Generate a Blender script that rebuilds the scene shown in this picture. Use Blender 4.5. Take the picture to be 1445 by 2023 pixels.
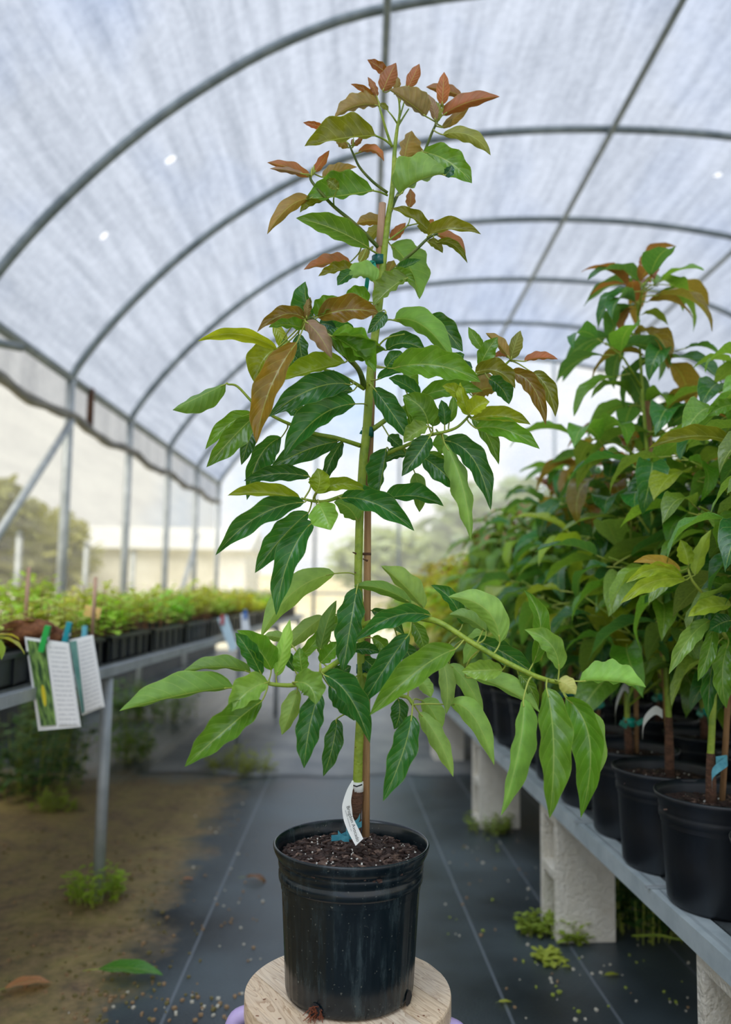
import bpy, math, random
import numpy as np
from mathutils import Vector, Matrix, Euler
for o in list(bpy.data.objects): bpy.data.objects.remove(o)
scene = bpy.context.scene
COL = scene.collection
# ---------------------------------------------------------------- camera
CAM_H, PITCH, ROLL, FPX = 1.14, math.radians(5.3), math.radians(0.8), 1600.0
_p, _r = PITCH, ROLL
FW = np.array([0, math.cos(_p), math.sin(_p)]); U0 = np.array([0, -math.sin(_p), math.cos(_p)]); R0 = np.array([1.0, 0, 0])
RT = math.cos(_r) * R0 + math.sin(_r) * U0; UP = -math.sin(_r) * R0 + math.cos(_r) * U0
CAM = np.array([0, 0, CAM_H])
cd = bpy.data.cameras.new('camera'); cam = bpy.data.objects.new('camera', cd); COL.objects.link(cam)
cd.sensor_fit = 'VERTICAL'; cd.sensor_height = 36.0; cd.sensor_width = 36.0; cd.lens = FPX / 2023 * 36.0
M = Matrix(((RT[0], UP[0], -FW[0]), (RT[1], UP[1], -FW[1]), (RT[2], UP[2], -FW[2])))
cam.matrix_world = Matrix.Translation((0, 0, CAM_H)) @ M.to_4x4()
cd.clip_start = 0.05; cd.clip_end = 400
cd.dof.use_dof = True; cd.dof.focus_distance = 1.40; cd.dof.aperture_fstop = 2.2
scene.camera = cam
# ---------------------------------------------------------------- view + sky
scene.view_settings.view_transform = 'Standard'; scene.view_settings.look = 'None'
scene.view_settings.gamma = 1; scene.view_settings.use_curve_mapping = False
scene.view_settings.exposure = 0.32
w = bpy.data.worlds.new('sky'); scene.world = w; w.use_nodes = True
nt = w.node_tree; nt.nodes.clear()
def N(t, ty, **kw):
    n = t.nodes.new(ty)
    for k, v in kw.items():
        if k.startswith('i_'): n.inputs[k[2:].replace('_', ' ')].default_value = v
        elif k.startswith('n') and k[1:].isdigit(): n.inputs[int(k[1:])].default_value = v
        else: setattr(n, k, v)
    return n
tc = N(nt, 'ShaderNodeTexCoord'); ns = N(nt, 'ShaderNodeTexNoise', i_Scale=2.6, i_Detail=6.0, i_Roughness=0.55)
rp = N(nt, 'ShaderNodeValToRGB'); rp.color_ramp.elements[0].position = 0.34; rp.color_ramp.elements[1].position = 0.52
rp.color_ramp.elements[0].color = (0.46, 0.66, 1.0, 1); rp.color_ramp.elements[1].color = (1.0, 1.0, 1.0, 1)
bg = N(nt, 'ShaderNodeBackground'); bg.inputs[1].default_value = 1.15
ow = N(nt, 'ShaderNodeOutputWorld')
nt.links.new(tc.outputs['Generated'], ns.inputs['Vector']); nt.links.new(ns.outputs['Fac'], rp.inputs[0])
nt.links.new(rp.outputs[0], bg.inputs[0]); nt.links.new(bg.outputs[0], ow.inputs[0])
sd = bpy.data.lights.new('sun', 'SUN'); sd.energy = 4.8; sd.angle = math.radians(40); sd.color = (1.0, 0.96, 0.9)
sun = bpy.data.objects.new('sun', sd); COL.objects.link(sun); sun.rotation_euler = Euler((math.radians(28), math.radians(-16), 0))
# ---------------------------------------------------------------- helpers
def ray(x, y): return FW * FPX + RT * (x - 722.5) + UP * (1011.5 - y)
def at_y(x, y, Y):
    d = ray(x, y); return CAM + d * (Y / d[1])
def at_z(x, y, h):
    d = ray(x, y); return CAM + d * ((h - CAM_H) / d[2])
def s2l(c): return tuple((v / 255 / 12.92) if v / 255 <= 0.04045 else ((v / 255 + 0.055) / 1.055) ** 2.4 for v in c)
def rgb(*c): return s2l(c) + (1.0,)
def mesh(name, vs, fs, mats=(), smooth=True, mi=None, uv=None):
    me = bpy.data.meshes.new(name); me.from_pydata([tuple(map(float, v)) for v in vs], [], fs)
    for m in (mats if isinstance(mats, (list, tuple)) else [mats]): me.materials.append(m)
    if smooth: me.polygons.foreach_set('use_smooth', [True] * len(fs))
    if mi is not None: me.polygons.foreach_set('material_index', mi)
    if uv is not None:
        l = me.uv_layers.new(name='UVMap'); idx = np.empty(len(me.loops), dtype=np.int32); me.loops.foreach_get('vertex_index', idx)
        l.data.foreach_set('uv', np.asarray(uv, dtype=np.float32)[idx].ravel())
    me.update(); return me
def put(name, me, parent=None, loc=(0, 0, 0), rot=(0, 0, 0), sc=None, label=None, cat=None, group=None, kind=None, color=None):
    o = bpy.data.objects.new(name, me); COL.objects.link(o)
    o.location = loc; o.rotation_euler = rot
    if sc is not None: o.scale = (sc, sc, sc) if not hasattr(sc, '__len__') else sc
    if parent is not None: o.parent = parent
    tag(o, label, cat, group, kind)
    if color: o.color = color
    return o
def tag(o, label=None, cat=None, group=None, kind=None):
    if label: o['label'] = label
    if cat: o['category'] = cat
    if group: o['group'] = group
    if kind: o['kind'] = kind
class MB:
    def __init__(s): s.v = []; s.f = []; s.m = []
    def add(s, vs, fs, mi=0):
        b = len(s.v); s.v += [tuple(v) for v in vs]; s.f += [tuple(i + b for i in f) for f in fs]; s.m += [mi] * len(fs); return s
    def box(s, c, d, mi=0, rot=None):
        vs = [Vector((sx * d[0] / 2, sy * d[1] / 2, sz * d[2] / 2)) for sx in (-1, 1) for sy in (-1, 1) for sz in (-1, 1)]
        if rot is not None: vs = [rot @ v for v in vs]
        return s.add([v + Vector(c) for v in vs], [(0, 1, 3, 2), (4, 6, 7, 5), (0, 4, 5, 1), (2, 3, 7, 6), (0, 2, 6, 4), (1, 5, 7, 3)], mi)
    def tube(s, pts, rad, n=8, mi=0, cap=True, flat=1.0):
        P = [Vector(p) for p in pts]; k = len(P); rad = [float(q) for q in rad] if hasattr(rad, '__len__') else [float(rad)] * k
        vs = []; up = None
        for i, p in enumerate(P):
            t = (P[min(i + 1, k - 1)] - P[max(i - 1, 0)]).normalized()
            if up is None: up = Vector((0, 0, 1)) if abs(t.z) < 0.9 else Vector((1, 0, 0))
            a = t.cross(up)
            if a.length < 1e-6: a = t.orthogonal()
            a.normalize(); b = a.cross(t).normalized(); up = b
            for j in range(n):
                q = 2 * math.pi * j / n; vs.append(p + rad[i] * (math.cos(q) * a + math.sin(q) * flat * b))
        fs = [(i * n + j, i * n + (j + 1) % n, (i + 1) * n + (j + 1) % n, (i + 1) * n + j) for i in range(k - 1) for j in range(n)]
        if cap: fs += [tuple(range(n))[::-1], tuple((k - 1) * n + j for j in range(n))]
        return s.add(vs, fs, mi)
    def lathe(s, prof, n=48, mi=0, rf=None):
        vs = []
        for i, (r, z) in enumerate(prof):
            for j in range(n):
                q = 2 * math.pi * j / n; rr = r if rf is None else rf(i, j, r, z)
                vs.append((rr * math.cos(q), rr * math.sin(q), z))
        fs = [(i * n + j, i * n + (j + 1) % n, (i + 1) * n + (j + 1) % n, (i + 1) * n + j) for i in range(len(prof) - 1) for j in range(n)]
        return s.add(vs, fs, mi)
    def me(s, name, mats, smooth=True): return mesh(name, s.v, s.f, mats, smooth, s.m)
def smooth_path(P, z=6):
    P = [np.array(p, float) for p in P]; Q = [2 * P[0] - P[1]] + P + [2 * P[-1] - P[-2]]; out = []
    for i in range(1, len(Q) - 2):
        a, b, c, d = Q[i - 1:i + 3]
        for t in np.linspace(0, 1, z, endpoint=False):
            out.append(0.5 * (2 * b + (c - a) * t + (2 * a - 5 * b + 4 * c - d) * t * t + (3 * b - a - 3 * c + d) * t ** 3))
    return [Vector(tuple(map(float, q))) for q in out + [P[-1]]]
# ---------------------------------------------------------------- materials
def mat(name, base, rough=0.6, noise=None, bump=None, metal=0.0, spec=0.5, sub=None):
    m = bpy.data.materials.new(name); m.use_nodes = True; t = m.node_tree; b = t.nodes['Principled BSDF']
    b.inputs['Roughness'].default_value = rough; b.inputs['Metallic'].default_value = metal; b.inputs['Specular IOR Level'].default_value = spec
    b.inputs['Base Color'].default_value = base
    co = N(t, 'ShaderNodeTexCoord')
    if noise:
        c2, sc, lo, hi = noise[:4]; mp = N(t, 'ShaderNodeMapping'); t.links.new(co.outputs['Object'], mp.inputs[0])
        if len(noise) > 4: mp.inputs['Scale'].default_value = noise[4]
        n = N(t, 'ShaderNodeTexNoise', i_Scale=sc, i_Detail=6.0, i_Roughness=0.6); t.links.new(mp.outputs[0], n.inputs['Vector'])
        r = N(t, 'ShaderNodeValToRGB'); e = r.color_ramp.elements; e[0].position = lo; e[1].position = hi; e[0].color = base; e[1].color = c2
        t.links.new(n.outputs['Fac'], r.inputs[0]); t.links.new(r.outputs[0], b.inputs['Base Color'])
    if bump:
        sc, st = bump[:2]; n = N(t, 'ShaderNodeTexNoise', i_Scale=sc, i_Detail=4.0); mp = N(t, 'ShaderNodeMapping'); t.links.new(co.outputs['Object'], mp.inputs[0])
        if len(bump) > 2: mp.inputs['Scale'].default_value = bump[2]
        t.links.new(mp.outputs[0], n.inputs['Vector'])
        bp = N(t, 'ShaderNodeBump', i_Strength=st, i_Distance=0.01); t.links.new(n.outputs['Fac'], bp.inputs['Height']); t.links.new(bp.outputs[0], b.inputs['Normal'])
    return m
def math_n(t, op, a, b=None, c=None):
    n = N(t, 'ShaderNodeMath', operation=op)
    for i, x in enumerate((a, b, c)):
        if x is None: continue
        if isinstance(x, (int, float)): n.inputs[i].default_value = x
        else: t.links.new(x, n.inputs[i])
    return n.outputs[0]
def mixc(t, f, a, b, bt='MIX'):
    n = N(t, 'ShaderNodeMix', data_type='RGBA', blend_type=bt)
    for i, x in ((0, f), (6, a), (7, b)):
        if isinstance(x, (int, float)): n.inputs[i].default_value = x
        elif isinstance(x, tuple): n.inputs[i].default_value = x
        else: t.links.new(x, n.inputs[i])
    return n.outputs[2]
def leaf_material(name, veins=True, gloss=0.27):
    """two-sided leaf: blade colour from the object's colour, pale underside, pinnate veins from UV, light passing through"""
    m = bpy.data.materials.new(name); m.use_nodes = True; t = m.node_tree; t.nodes.clear(); L = t.links.new
    out = N(t, 'ShaderNodeOutputMaterial'); oi = N(t, 'ShaderNodeObjectInfo'); geo = N(t, 'ShaderNodeNewGeometry')
    tc = N(t, 'ShaderNodeTexCoord'); n = N(t, 'ShaderNodeTexNoise', i_Scale=38.0, i_Detail=4.0); L(tc.outputs['Object'], n.inputs['Vector'])
    base = oi.outputs['Color']
    var = mixc(t, math_n(t, 'MULTIPLY_ADD', n.outputs['Fac'], 1.6, -0.45), mixc(t, 1.0, base, (0.62, 0.68, 0.6, 1), 'MULTIPLY'), mixc(t, 1.0, base, (1.3, 1.25, 1.15, 1), 'MULTIPLY'))
    under = mixc(t, 1.0, mixc(t, 0.07, var, (0.42, 0.55, 0.26, 1)), (1.18, 1.16, 1.14, 1), 'MULTIPLY')
    col = mixc(t, geo.outputs['Backfacing'], var, under)
    pb = N(t, 'ShaderNodeBsdfPrincipled'); tr = N(t, 'ShaderNodeBsdfTranslucent'); mx = N(t, 'ShaderNodeMixShader'); mx.inputs[0].default_value = 0.34
    if veins:
        uv = N(t, 'ShaderNodeUVMap'); sp = N(t, 'ShaderNodeSeparateXYZ'); L(uv.outputs[0], sp.inputs[0])
        au = math_n(t, 'ABSOLUTE', sp.outputs[0])
        mid = math_n(t, 'LESS_THAN', au, 0.04)
        ph = math_n(t, 'FRACT', math_n(t, 'ADD', math_n(t, 'MULTIPLY', sp.outputs[1], 8.0), math_n(t, 'MULTIPLY', math_n(t, 'POWER', au, 1.3), -1.7)))
        dist = math_n(t, 'ABSOLUTE', math_n(t, 'SUBTRACT', ph, 0.5))
        lat = math_n(t, 'MULTIPLY', math_n(t, 'LESS_THAN', dist, 0.03), math_n(t, 'LESS_THAN', au, 0.88))
        edge = math_n(t, 'GREATER_THAN', au, 0.965)
        v = math_n(t, 'MAXIMUM', mid, math_n(t, 'MAXIMUM', math_n(t, 'MULTIPLY', lat, 0.5), math_n(t, 'MULTIPLY', edge, 0.5)))
        vc = mixc(t, 0.55, base, (0.50, 0.60, 0.14, 1)); col = mixc(t, math_n(t, 'MULTIPLY', v, 0.8), col, vc)
        pil = math_n(t, 'SMOOTH_MIN', math_n(t, 'MULTIPLY', dist, 2.0), math_n(t, 'MULTIPLY', au, 4.0), 0.3)
        h = math_n(t, 'ADD', pil, math_n(t, 'MULTIPLY', n.outputs['Fac'], 0.5))
        bp = N(t, 'ShaderNodeBump', i_Strength=0.30, i_Distance=0.002); L(h, bp.inputs['Height']); L(bp.outputs[0], pb.inputs['Normal'])
    L(col, pb.inputs['Base Color'])
    L(math_n(t, 'MULTIPLY_ADD', geo.outputs['Backfacing'], 0.3, gloss), pb.inputs['Roughness']); pb.inputs['Specular IOR Level'].default_value = 0.6
    L(mixc(t, 1.0, mixc(t, 0.08, col, (0.55, 0.7, 0.1, 1)), (1.7, 1.6, 0.9, 1), 'MULTIPLY'), tr.inputs[0])
    L(pb.outputs[0], mx.inputs[1]); L(tr.outputs[0], mx.inputs[2]); L(mx.outputs[0], out.inputs[0])
    return m
def film_material(name, trans, thru, col, streak, holes=()):
    """woven plastic film: part open weave, part light-scattering plastic, with streaks running round the hoops"""
    m = bpy.data.materials.new(name); m.use_nodes = True; t = m.node_tree; t.nodes.clear(); L = t.links.new
    out = N(t, 'ShaderNodeOutputMaterial'); tc = N(t, 'ShaderNodeTexCoord')
    mp = N(t, 'ShaderNodeMapping'); mp.inputs['Scale'].default_value = streak; L(tc.outputs['Object'], mp.inputs[0])
    n1 = N(t, 'ShaderNodeTexNoise', i_Scale=1.0, i_Detail=5.0, i_Roughness=0.65); L(mp.outputs[0], n1.inputs['Vector'])
    n2 = N(t, 'ShaderNodeTexNoise', i_Scale=14.0, i_Detail=4.0, i_Roughness=0.8); L(tc.outputs['Object'], n2.inputs['Vector'])
    f = math_n(t, 'ADD', math_n(t, 'MULTIPLY', n1.outputs['Fac'], 0.75), math_n(t, 'MULTIPLY', n2.outputs['Fac'], 0.45))
    r = N(t, 'ShaderNodeValToRGB'); r.color_ramp.elements[0].position = 0.44; r.color_ramp.elements[1].position = 0.74
    r.color_ramp.elements[0].color = tuple(c * 0.40 for c in col[:3]) + (1,); r.color_ramp.elements[1].color = col; L(f, r.inputs[0])
    a = N(t, 'ShaderNodeBsdfTransparent'); a.inputs[0].default_value = thru; b = N(t, 'ShaderNodeBsdfTranslucent'); d = N(t, 'ShaderNodeBsdfDiffuse')
    L(r.outputs[0], b.inputs[0]); d.inputs[0].default_value = tuple(c * 0.75 for c in col[:3]) + (1,)
    mx = N(t, 'ShaderNodeMixShader'); mx.inputs[0].default_value = 0.18; L(b.outputs[0], mx.inputs[1]); L(d.outputs[0], mx.inputs[2])
    m2 = N(t, 'ShaderNodeMixShader'); L(mx.outputs[0], m2.inputs[2])
    m2.inputs[0].default_value = 1 - trans; L(a.outputs[0], m2.inputs[1]); last = m2.outputs[0]
    for (hx, hy, hz, hr) in holes:
        dn = N(t, 'ShaderNodeVectorMath', operation='DISTANCE'); L(tc.outputs['Object'], dn.inputs[0]); dn.inputs[1].default_value = (hx, hy, hz)
        tp = N(t, 'ShaderNodeBsdfTransparent'); mm = N(t, 'ShaderNodeMixShader')
        L(math_n(t, 'LESS_THAN', math_n(t, 'ADD', dn.outputs['Value'], math_n(t, 'MULTIPLY', n2.outputs['Fac'], hr * 1.6)), hr * 1.6), mm.inputs[0]); L(last, mm.inputs[1]); L(tp.outputs[0], mm.inputs[2]); last = mm.outputs[0]
    L(last, out.inputs[0]); return m
M_steel = mat('galvanised_steel', rgb(158, 164, 166), 0.45, (rgb(190, 196, 198), 9.0, 0.35, 0.7), None, 0.2)
M_hoop = mat('hoop_steel', rgb(104, 114, 118), 0.5, (rgb(144, 152, 154), 7.0, 0.35, 0.7), None, 0.35)
M_leaf = leaf_material('avocado_leaf'); M_leaf_plain = leaf_material('foliage_leaf', False, 0.42)
M_stem = mat('green_stem', rgb(152, 172, 54), 0.5, (rgb(112, 142, 40), 40.0, 0.4, 0.7), (160.0, 0.25))
M_twig = mat('dark_twig', rgb(72, 96, 34), 0.5, (rgb(116, 128, 48), 40.0, 0.4, 0.7))
M_petiole = mat('petiole', rgb(160, 172, 70), 0.45)
M_bark = mat('brown_bark', rgb(84, 58, 42), 0.8, (rgb(128, 88, 66), 60.0, 0.35, 0.7, (1, 1, 2.5)), (180.0, 0.8, (1, 1, 3)))
M_stake = mat('stake_wood', rgb(176, 136, 92), 0.7, (rgb(130, 92, 58), 30.0, 0.4, 0.75, (3, 3, 0.25)), (120.0, 0.3, (3, 3, .3)))
M_stake_top = mat('cut_stake_wood', rgb(196, 158, 132), 0.7, (rgb(160, 122, 96), 40.0, 0.4, 0.7, (3, 3, .3)))
M_tape = mat('teal_tape', rgb(20, 140, 118), 0.3, (rgb(30, 170, 150), 50.0, 0.4, 0.7))
M_tape2 = mat('dark_teal_tape', rgb(12, 92, 84), 0.35)
M_btape = mat('blue_tape', rgb(70, 150, 170), 0.35, (rgb(110, 185, 200), 60.0, 0.4, 0.7))
M_white = mat('white_plastic', rgb(238, 238, 234), 0.45)
M_ink = mat('black_ink', rgb(25, 25, 28), 0.7); M_inkg = mat('grey_ink', rgb(170, 170, 172), 0.7)
M_soil = mat('potting_soil', rgb(34, 25, 21), 0.95, (rgb(84, 64, 54), 90.0, 0.42, 0.7), (140.0, 1.0))
M_chip = mat('bark_chip', rgb(70, 50, 42), 0.85, (rgb(150, 122, 104), 45.0, 0.48, 0.75))
M_chipd = mat('dark_chip', rgb(52, 36, 30), 0.9); M_perl = mat('perlite', rgb(232, 228, 218), 0.8)
M_root = mat('root_fibre', rgb(120, 62, 36), 0.9)
def pot_material(name, dust):
    m = bpy.data.materials.new(name); m.use_nodes = True; t = m.node_tree; L = t.links.new; b = t.nodes['Principled BSDF']
    tc = N(t, 'ShaderNodeTexCoord'); mp = N(t, 'ShaderNodeMapping'); mp.inputs['Scale'].default_value = (1, 1, 0.12); L(tc.outputs['Object'], mp.inputs[0])
    n1 = N(t, 'ShaderNodeTexNoise', i_Scale=70.0, i_Detail=5.0, i_Roughness=0.7); L(mp.outputs[0], n1.inputs['Vector'])
    n2 = N(t, 'ShaderNodeTexNoise', i_Scale=14.0, i_Detail=5.0); L(tc.outputs['Object'], n2.inputs['Vector'])
    n3 = N(t, 'ShaderNodeTexNoise', i_Scale=230.0, i_Detail=2.0); L(tc.outputs['Object'], n3.inputs['Vector'])
    f = math_n(t, 'MULTIPLY', math_n(t, 'MULTIPLY_ADD', n1.outputs['Fac'], 2.6, -1.2), math_n(t, 'MULTIPLY_ADD', n2.outputs['Fac'], 2.4, -0.85)); f = math_n(t, 'MAXIMUM', math_n(t, 'MINIMUM', f, 1.0), 0.0)
    col = mixc(t, math_n(t, 'MULTIPLY', f, dust), rgb(8, 21, 27), rgb(92, 112, 116))
    col = mixc(t, math_n(t, 'MULTIPLY', math_n(t, 'GREATER_THAN', n3.outputs['Fac'], 0.72), 0.5), col, rgb(130, 132, 120))
    L(col, b.inputs['Base Color']); L(math_n(t, 'MULTIPLY_ADD', f, 0.4, 0.22), b.inputs['Roughness'])
    return m
M_pot = pot_material('black_pot_plastic', 0.75); M_potfar = mat('black_nursery_pot', rgb(14, 18, 24), 0.45, (rgb(34, 42, 52), 9.0, 0.45, 0.75, (1, 1, .3)))
# ================================================================ the setting
def floor_material():
    m = bpy.data.materials.new('ground_cloth'); m.use_nodes = True; t = m.node_tree; L = t.links.new; b = t.nodes['Principled BSDF']
    tc = N(t, 'ShaderNodeTexCoord'); sp = N(t, 'ShaderNodeSeparateXYZ'); L(tc.outputs['Object'], sp.inputs[0]); X, Y = sp.outputs[0], sp.outputs[1]
    n1 = N(t, 'ShaderNodeTexNoise', i_Scale=1.6, i_Detail=6.0); L(tc.outputs['Object'], n1.inputs['Vector'])
    n2 = N(t, 'ShaderNodeTexNoise', i_Scale=26.0, i_Detail=6.0, i_Roughness=0.7); L(tc.outputs['Object'], n2.inputs['Vector'])
    n3 = N(t, 'ShaderNodeTexNoise', i_Scale=6.0, i_Detail=5.0, i_Roughness=0.6); L(tc.outputs['Object'], n3.inputs['Vector'])
    r = N(t, 'ShaderNodeValToRGB'); L(n1.outputs['Fac'], r.inputs[0]); e = r.color_ramp.elements; e[0].position = .35; e[1].position = .7; e[0].color = rgb(20, 28, 32); e[1].color = rgb(78, 90, 95)  # blue-grey end brightened to paint in wet reflections on the dark cloth
    col = r.outputs[0]
    lines = None                                   # woven marker threads, 30 cm apart as on nursery ground cloth
    for x0, sl in ((0.51, -0.045), (-0.484, -0.0135), (0.797, -0.044), (1.12, -0.044), (-1.35, -0.01)):
        d = math_n(t, 'ABSOLUTE', math_n(t, 'SUBTRACT', X, math_n(t, 'MULTIPLY_ADD', Y, sl, x0)))
        q = math_n(t, 'LESS_THAN', d, 0.0045); lines = q if lines is None else math_n(t, 'MAXIMUM', lines, q)
    col = mixc(t, math_n(t, 'MULTIPLY', lines, 0.5), col, rgb(120, 128, 136))
    # mud washed over the cloth on the left of the aisle
    wob = math_n(t, 'MULTIPLY_ADD', n3.outputs['Fac'], 0.9, -0.45)
    ex = math_n(t, 'ADD', math_n(t, 'MULTIPLY_ADD', Y, 0.02, X), math_n(t, 'MULTIPLY', wob, 0.55))
    a = N(t, 'ShaderNodeMapRange', n1=-0.72, n2=-0.56, n3=1.0, n4=0.0); L(ex, a.inputs[0])
    yy = N(t, 'ShaderNodeMapRange', n1=4.7, n2=5.1, n3=1.0, n4=0.0); L(math_n(t, 'ADD', Y, wob), yy.inputs[0])
    mud = math_n(t, 'MULTIPLY', math_n(t, 'MULTIPLY', a.outputs[0], yy.outputs[0]), math_n(t, 'MINIMUM', math_n(t, 'MULTIPLY_ADD', n2.outputs['Fac'], 1.2, 0.25), 0.93))
    rm = N(t, 'ShaderNodeValToRGB'); L(n3.outputs['Fac'], rm.inputs[0]); e = rm.color_ramp.elements; e[0].position = .32; e[1].position = .68; e[0].color = rgb(104, 80, 50); e[1].color = rgb(156, 140, 70)
    mc = mixc(t, math_n(t, 'MULTIPLY_ADD', n2.outputs['Fac'], 2.2, -0.8), rm.outputs[0], rgb(168, 142, 104)); col = mixc(t, mud, col, mc)
    L(col, b.inputs['Base Color']); rr = math_n(t, 'MULTIPLY_ADD', n1.outputs['Fac'], 0.35, 0.22); L(math_n(t, 'MULTIPLY_ADD', mud, 0.35, rr), b.inputs['Roughness'])
    wv = N(t, 'ShaderNodeTexNoise', i_Scale=140.0, i_Detail=3.0); L(tc.outputs['Object'], wv.inputs['Vector'])
    bp = N(t, 'ShaderNodeBump', i_Strength=0.25, i_Distance=0.004); L(wv.outputs['Fac'], bp.inputs['Height']); L(bp.outputs[0], b.inputs['Normal'])
    return m
M_floor = floor_material()
def plane(x0, x1, y0, y1, z): return [(x0, y0, z), (x1, y0, z), (x1, y1, z), (x0, y1, z)], [(0, 1, 2, 3)]
XL, XR, XC = -2.65, 7.05, 2.2
YH = [1.63, 3.46, 5.28, 7.1, 8.93, 10.75, 12.58, 14.5]
v, f = plane(XL - .1, XR + .1, -5, 14.6, 0.0)
floor = put('floor', mesh('floor', v, f, M_floor), kind='structure', label='dark woven ground cloth on the greenhouse floor')
M_cloth2 = mat('far_ground_cloth', rgb(104, 108, 110), 0.38, (rgb(146, 146, 142), 2.2, 0.35, 0.7), (50.0, .3))  # pale grey includes the light reflected off the wet cloth, put into the colour
rnd = random.Random(3)
gx = np.linspace(-1.3, 2.2, 50); vs = []; fs = []
for i, x in enumerate(gx):
    y0 = 5.05 + 0.05 * math.sin(x * 3.1) + 0.03 * math.sin(x * 11)
    vs += [(x, y0, 0.002), (x, y0 + 0.02, 0.014), (x, 8.0, 0.010), (x, 14.4, 0.010)]
for i in range(len(gx) - 1):
    for k in range(3): a = i * 4 + k; fs.append((a, a + 4, a + 5, a + 1))
put('ground_cloth_sheet', mesh('ground_cloth_sheet', vs, fs, M_cloth2), floor)
# --- roof film over hoops
AX = np.array([0, 1.0, 2.1, 2.7, 3.3, 3.86, 4.4, 4.72, 4.85]); AZ = np.array([5.40, 5.36, 5.19, 4.98, 4.62, 4.18, 3.62, 3.2, 2.98])
def arch(n=40, dr=0.0):
    s = np.linspace(0, 1, n); xs = 4.85 * np.sin(s * math.pi / 2) ** 1.0
    zs = np.interp(xs, AX, AZ)
    k = np.ones(5) / 5; zz = np.concatenate([zs[4:0:-1], zs, np.full(4, zs[-1])]); zz = np.convolve(zz, k, 'same')[4:4 + n]; zz[-3:] = zs[-3:]
    xs = np.concatenate([-xs[::-1], xs[1:]]); zz = np.concatenate([zz[::-1], zz[1:]])
    return [(XC + x, z - dr) for x, z in zip(xs, zz)]
A = arch(); vs = []; fs = []
ys = np.linspace(-5, 14.6, 44)
for y in ys:
    ph = ((y - YH[0]) / 1.825) % 1.0; sag = 0.035 * math.sin(math.pi * ph) ** 2
    vs += [(x, y, z + 0.035 - sag) for x, z in A]
na = len(A)
fs = [(i * na + j, i * na + j + 1, (i + 1) * na + j + 1, (i + 1) * na + j) for i in range(len(ys) - 1) for j in range(na - 1)]
def roof_hit(x, y):                                 # where a sight line meets the film, for the torn holes
    d = ray(x, y); best = None
    for Y in np.linspace(3, 14, 400):
        p = CAM + d * (Y / d[1]); z = np.interp(p[0], [q[0] for q in A], [q[1] for q in A])
        if p[2] >= z: return (p[0], p[1], z)
    return (0, 9, 5)
holes = [roof_hit(338, 315) + (0.055,), roof_hit(207, 462) + (0.042,), roof_hit(1420, 345) + (0.05,)]
M_film = film_material('roof_film', 0.42, (0.46, 0.53, 0.65, 1), (0.355, 0.375, 0.415, 1), (9.0, 0.6, 9.0), holes)
ceil = put('ceiling', mesh('ceiling', vs, fs, M_film), kind='structure', label='translucent white film roof stretched over steel hoops')
for y in YH[1:]:
    put('roof_hoop', MB().tube([(x, y, z) for x, z in arch(40, 0.02)], 0.036, 8).me('roof_hoop', M_hoop), ceil)
def zr(x): return float(np.interp(x, [q[0] for q in A], [q[1] for q in A]))
for x in (0.1, 2.2, 4.25): put('purlin', MB().tube([(x, -4, zr(x) - .075), (x, 14.5, zr(x) - .075)], 0.028, 8).me('purlin', M_hoop), ceil)
for x in (XL, XR): put('eave_rail', MB().tube([(x, -4, 2.96), (x, 14.5, 2.96)], 0.04, 8).me('eave_rail', M_hoop), ceil)
# --- side walls: posts, braces, rolled curtain, insect screen
M_screen = film_material('side_screen', 0.66, (0.74, 0.73, 0.68, 1), (0.42, 0.42, 0.38, 1), (0.3, 0.8, 9.0))
M_band = film_material('side_film', 0.4, (0.55, 0.57, 0.60, 1), (0.34, 0.35, 0.36, 1), (0.3, 4.0, 0.6))
M_curtain = mat('rolled_curtain', rgb(104, 102, 98), 0.7, (rgb(150, 146, 138), 5.0, 0.35, 0.7, (1, 1, 4)))
def side_wall(x, name, label, sgn):
    v, f = [(x - sgn * .05, -4, 0.0), (x - sgn * .05, 14.5, 0.0), (x - sgn * .05, 14.5, 2.66), (x - sgn * .05, -4, 2.66)], [(0, 1, 2, 3)]
    wl = put(name, mesh(name, v, f, M_screen), kind='structure', label=label)
    put('film_band', mesh('film_band', [(x - sgn * .04, -4, 2.62), (x - sgn * .04, 14.5, 2.62), (x - sgn * .04, 14.5, 2.97), (x - sgn * .04, -4, 2.97)], [(0, 1, 2, 3)], M_band), wl)
    for y in YH[1:]:
        put('post', MB().tube([(x, y, 0), (x, y, 2.97)], 0.042, 10).me('post', M_steel), wl)
    pts = []; rad = []
    for y in np.linspace(-3.5, 14.4, 110):
        ph = ((y - YH[0]) / 1.825) % 1.0; pts.append((x + sgn * .03, y, 2.62 - 0.06 * math.sin(math.pi * ph) ** 1.5 + .008 * math.sin(y * 9))); rad.append(0.036 + 0.012 * math.sin(y * 5.3) ** 2)
    put('rolled_curtain', MB().tube(pts, rad, 8).me('rolled_curtain', M_curtain), wl)
    return wl
wall_l = side_wall(XL, 'wall_left', 'left greenhouse side of pale insect screen between steel posts', 1)
wall_r = side_wall(XR, 'wall_right', 'right greenhouse side of pale insect screen behind the potted trees', -1)
put('brace', MB().tube([(XL + .06, 7.0, 2.55), (XL + .06, 5.2, 1.05)], 0.032, 8).me('brace', M_steel), wall_l)
put('brace', MB().tube([(XL + .06, 12.5, 1.9), (XL + .06, 10.9, 0.5)], 0.032, 8).me('brace', M_steel), wall_l)
put('crank_pipe', MB().tube([at_y(-40, 670, 5.1), at_y(42, 687, 5.5)], 0.03, 8).me('crank_pipe', M_hoop), wall_l)
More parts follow.
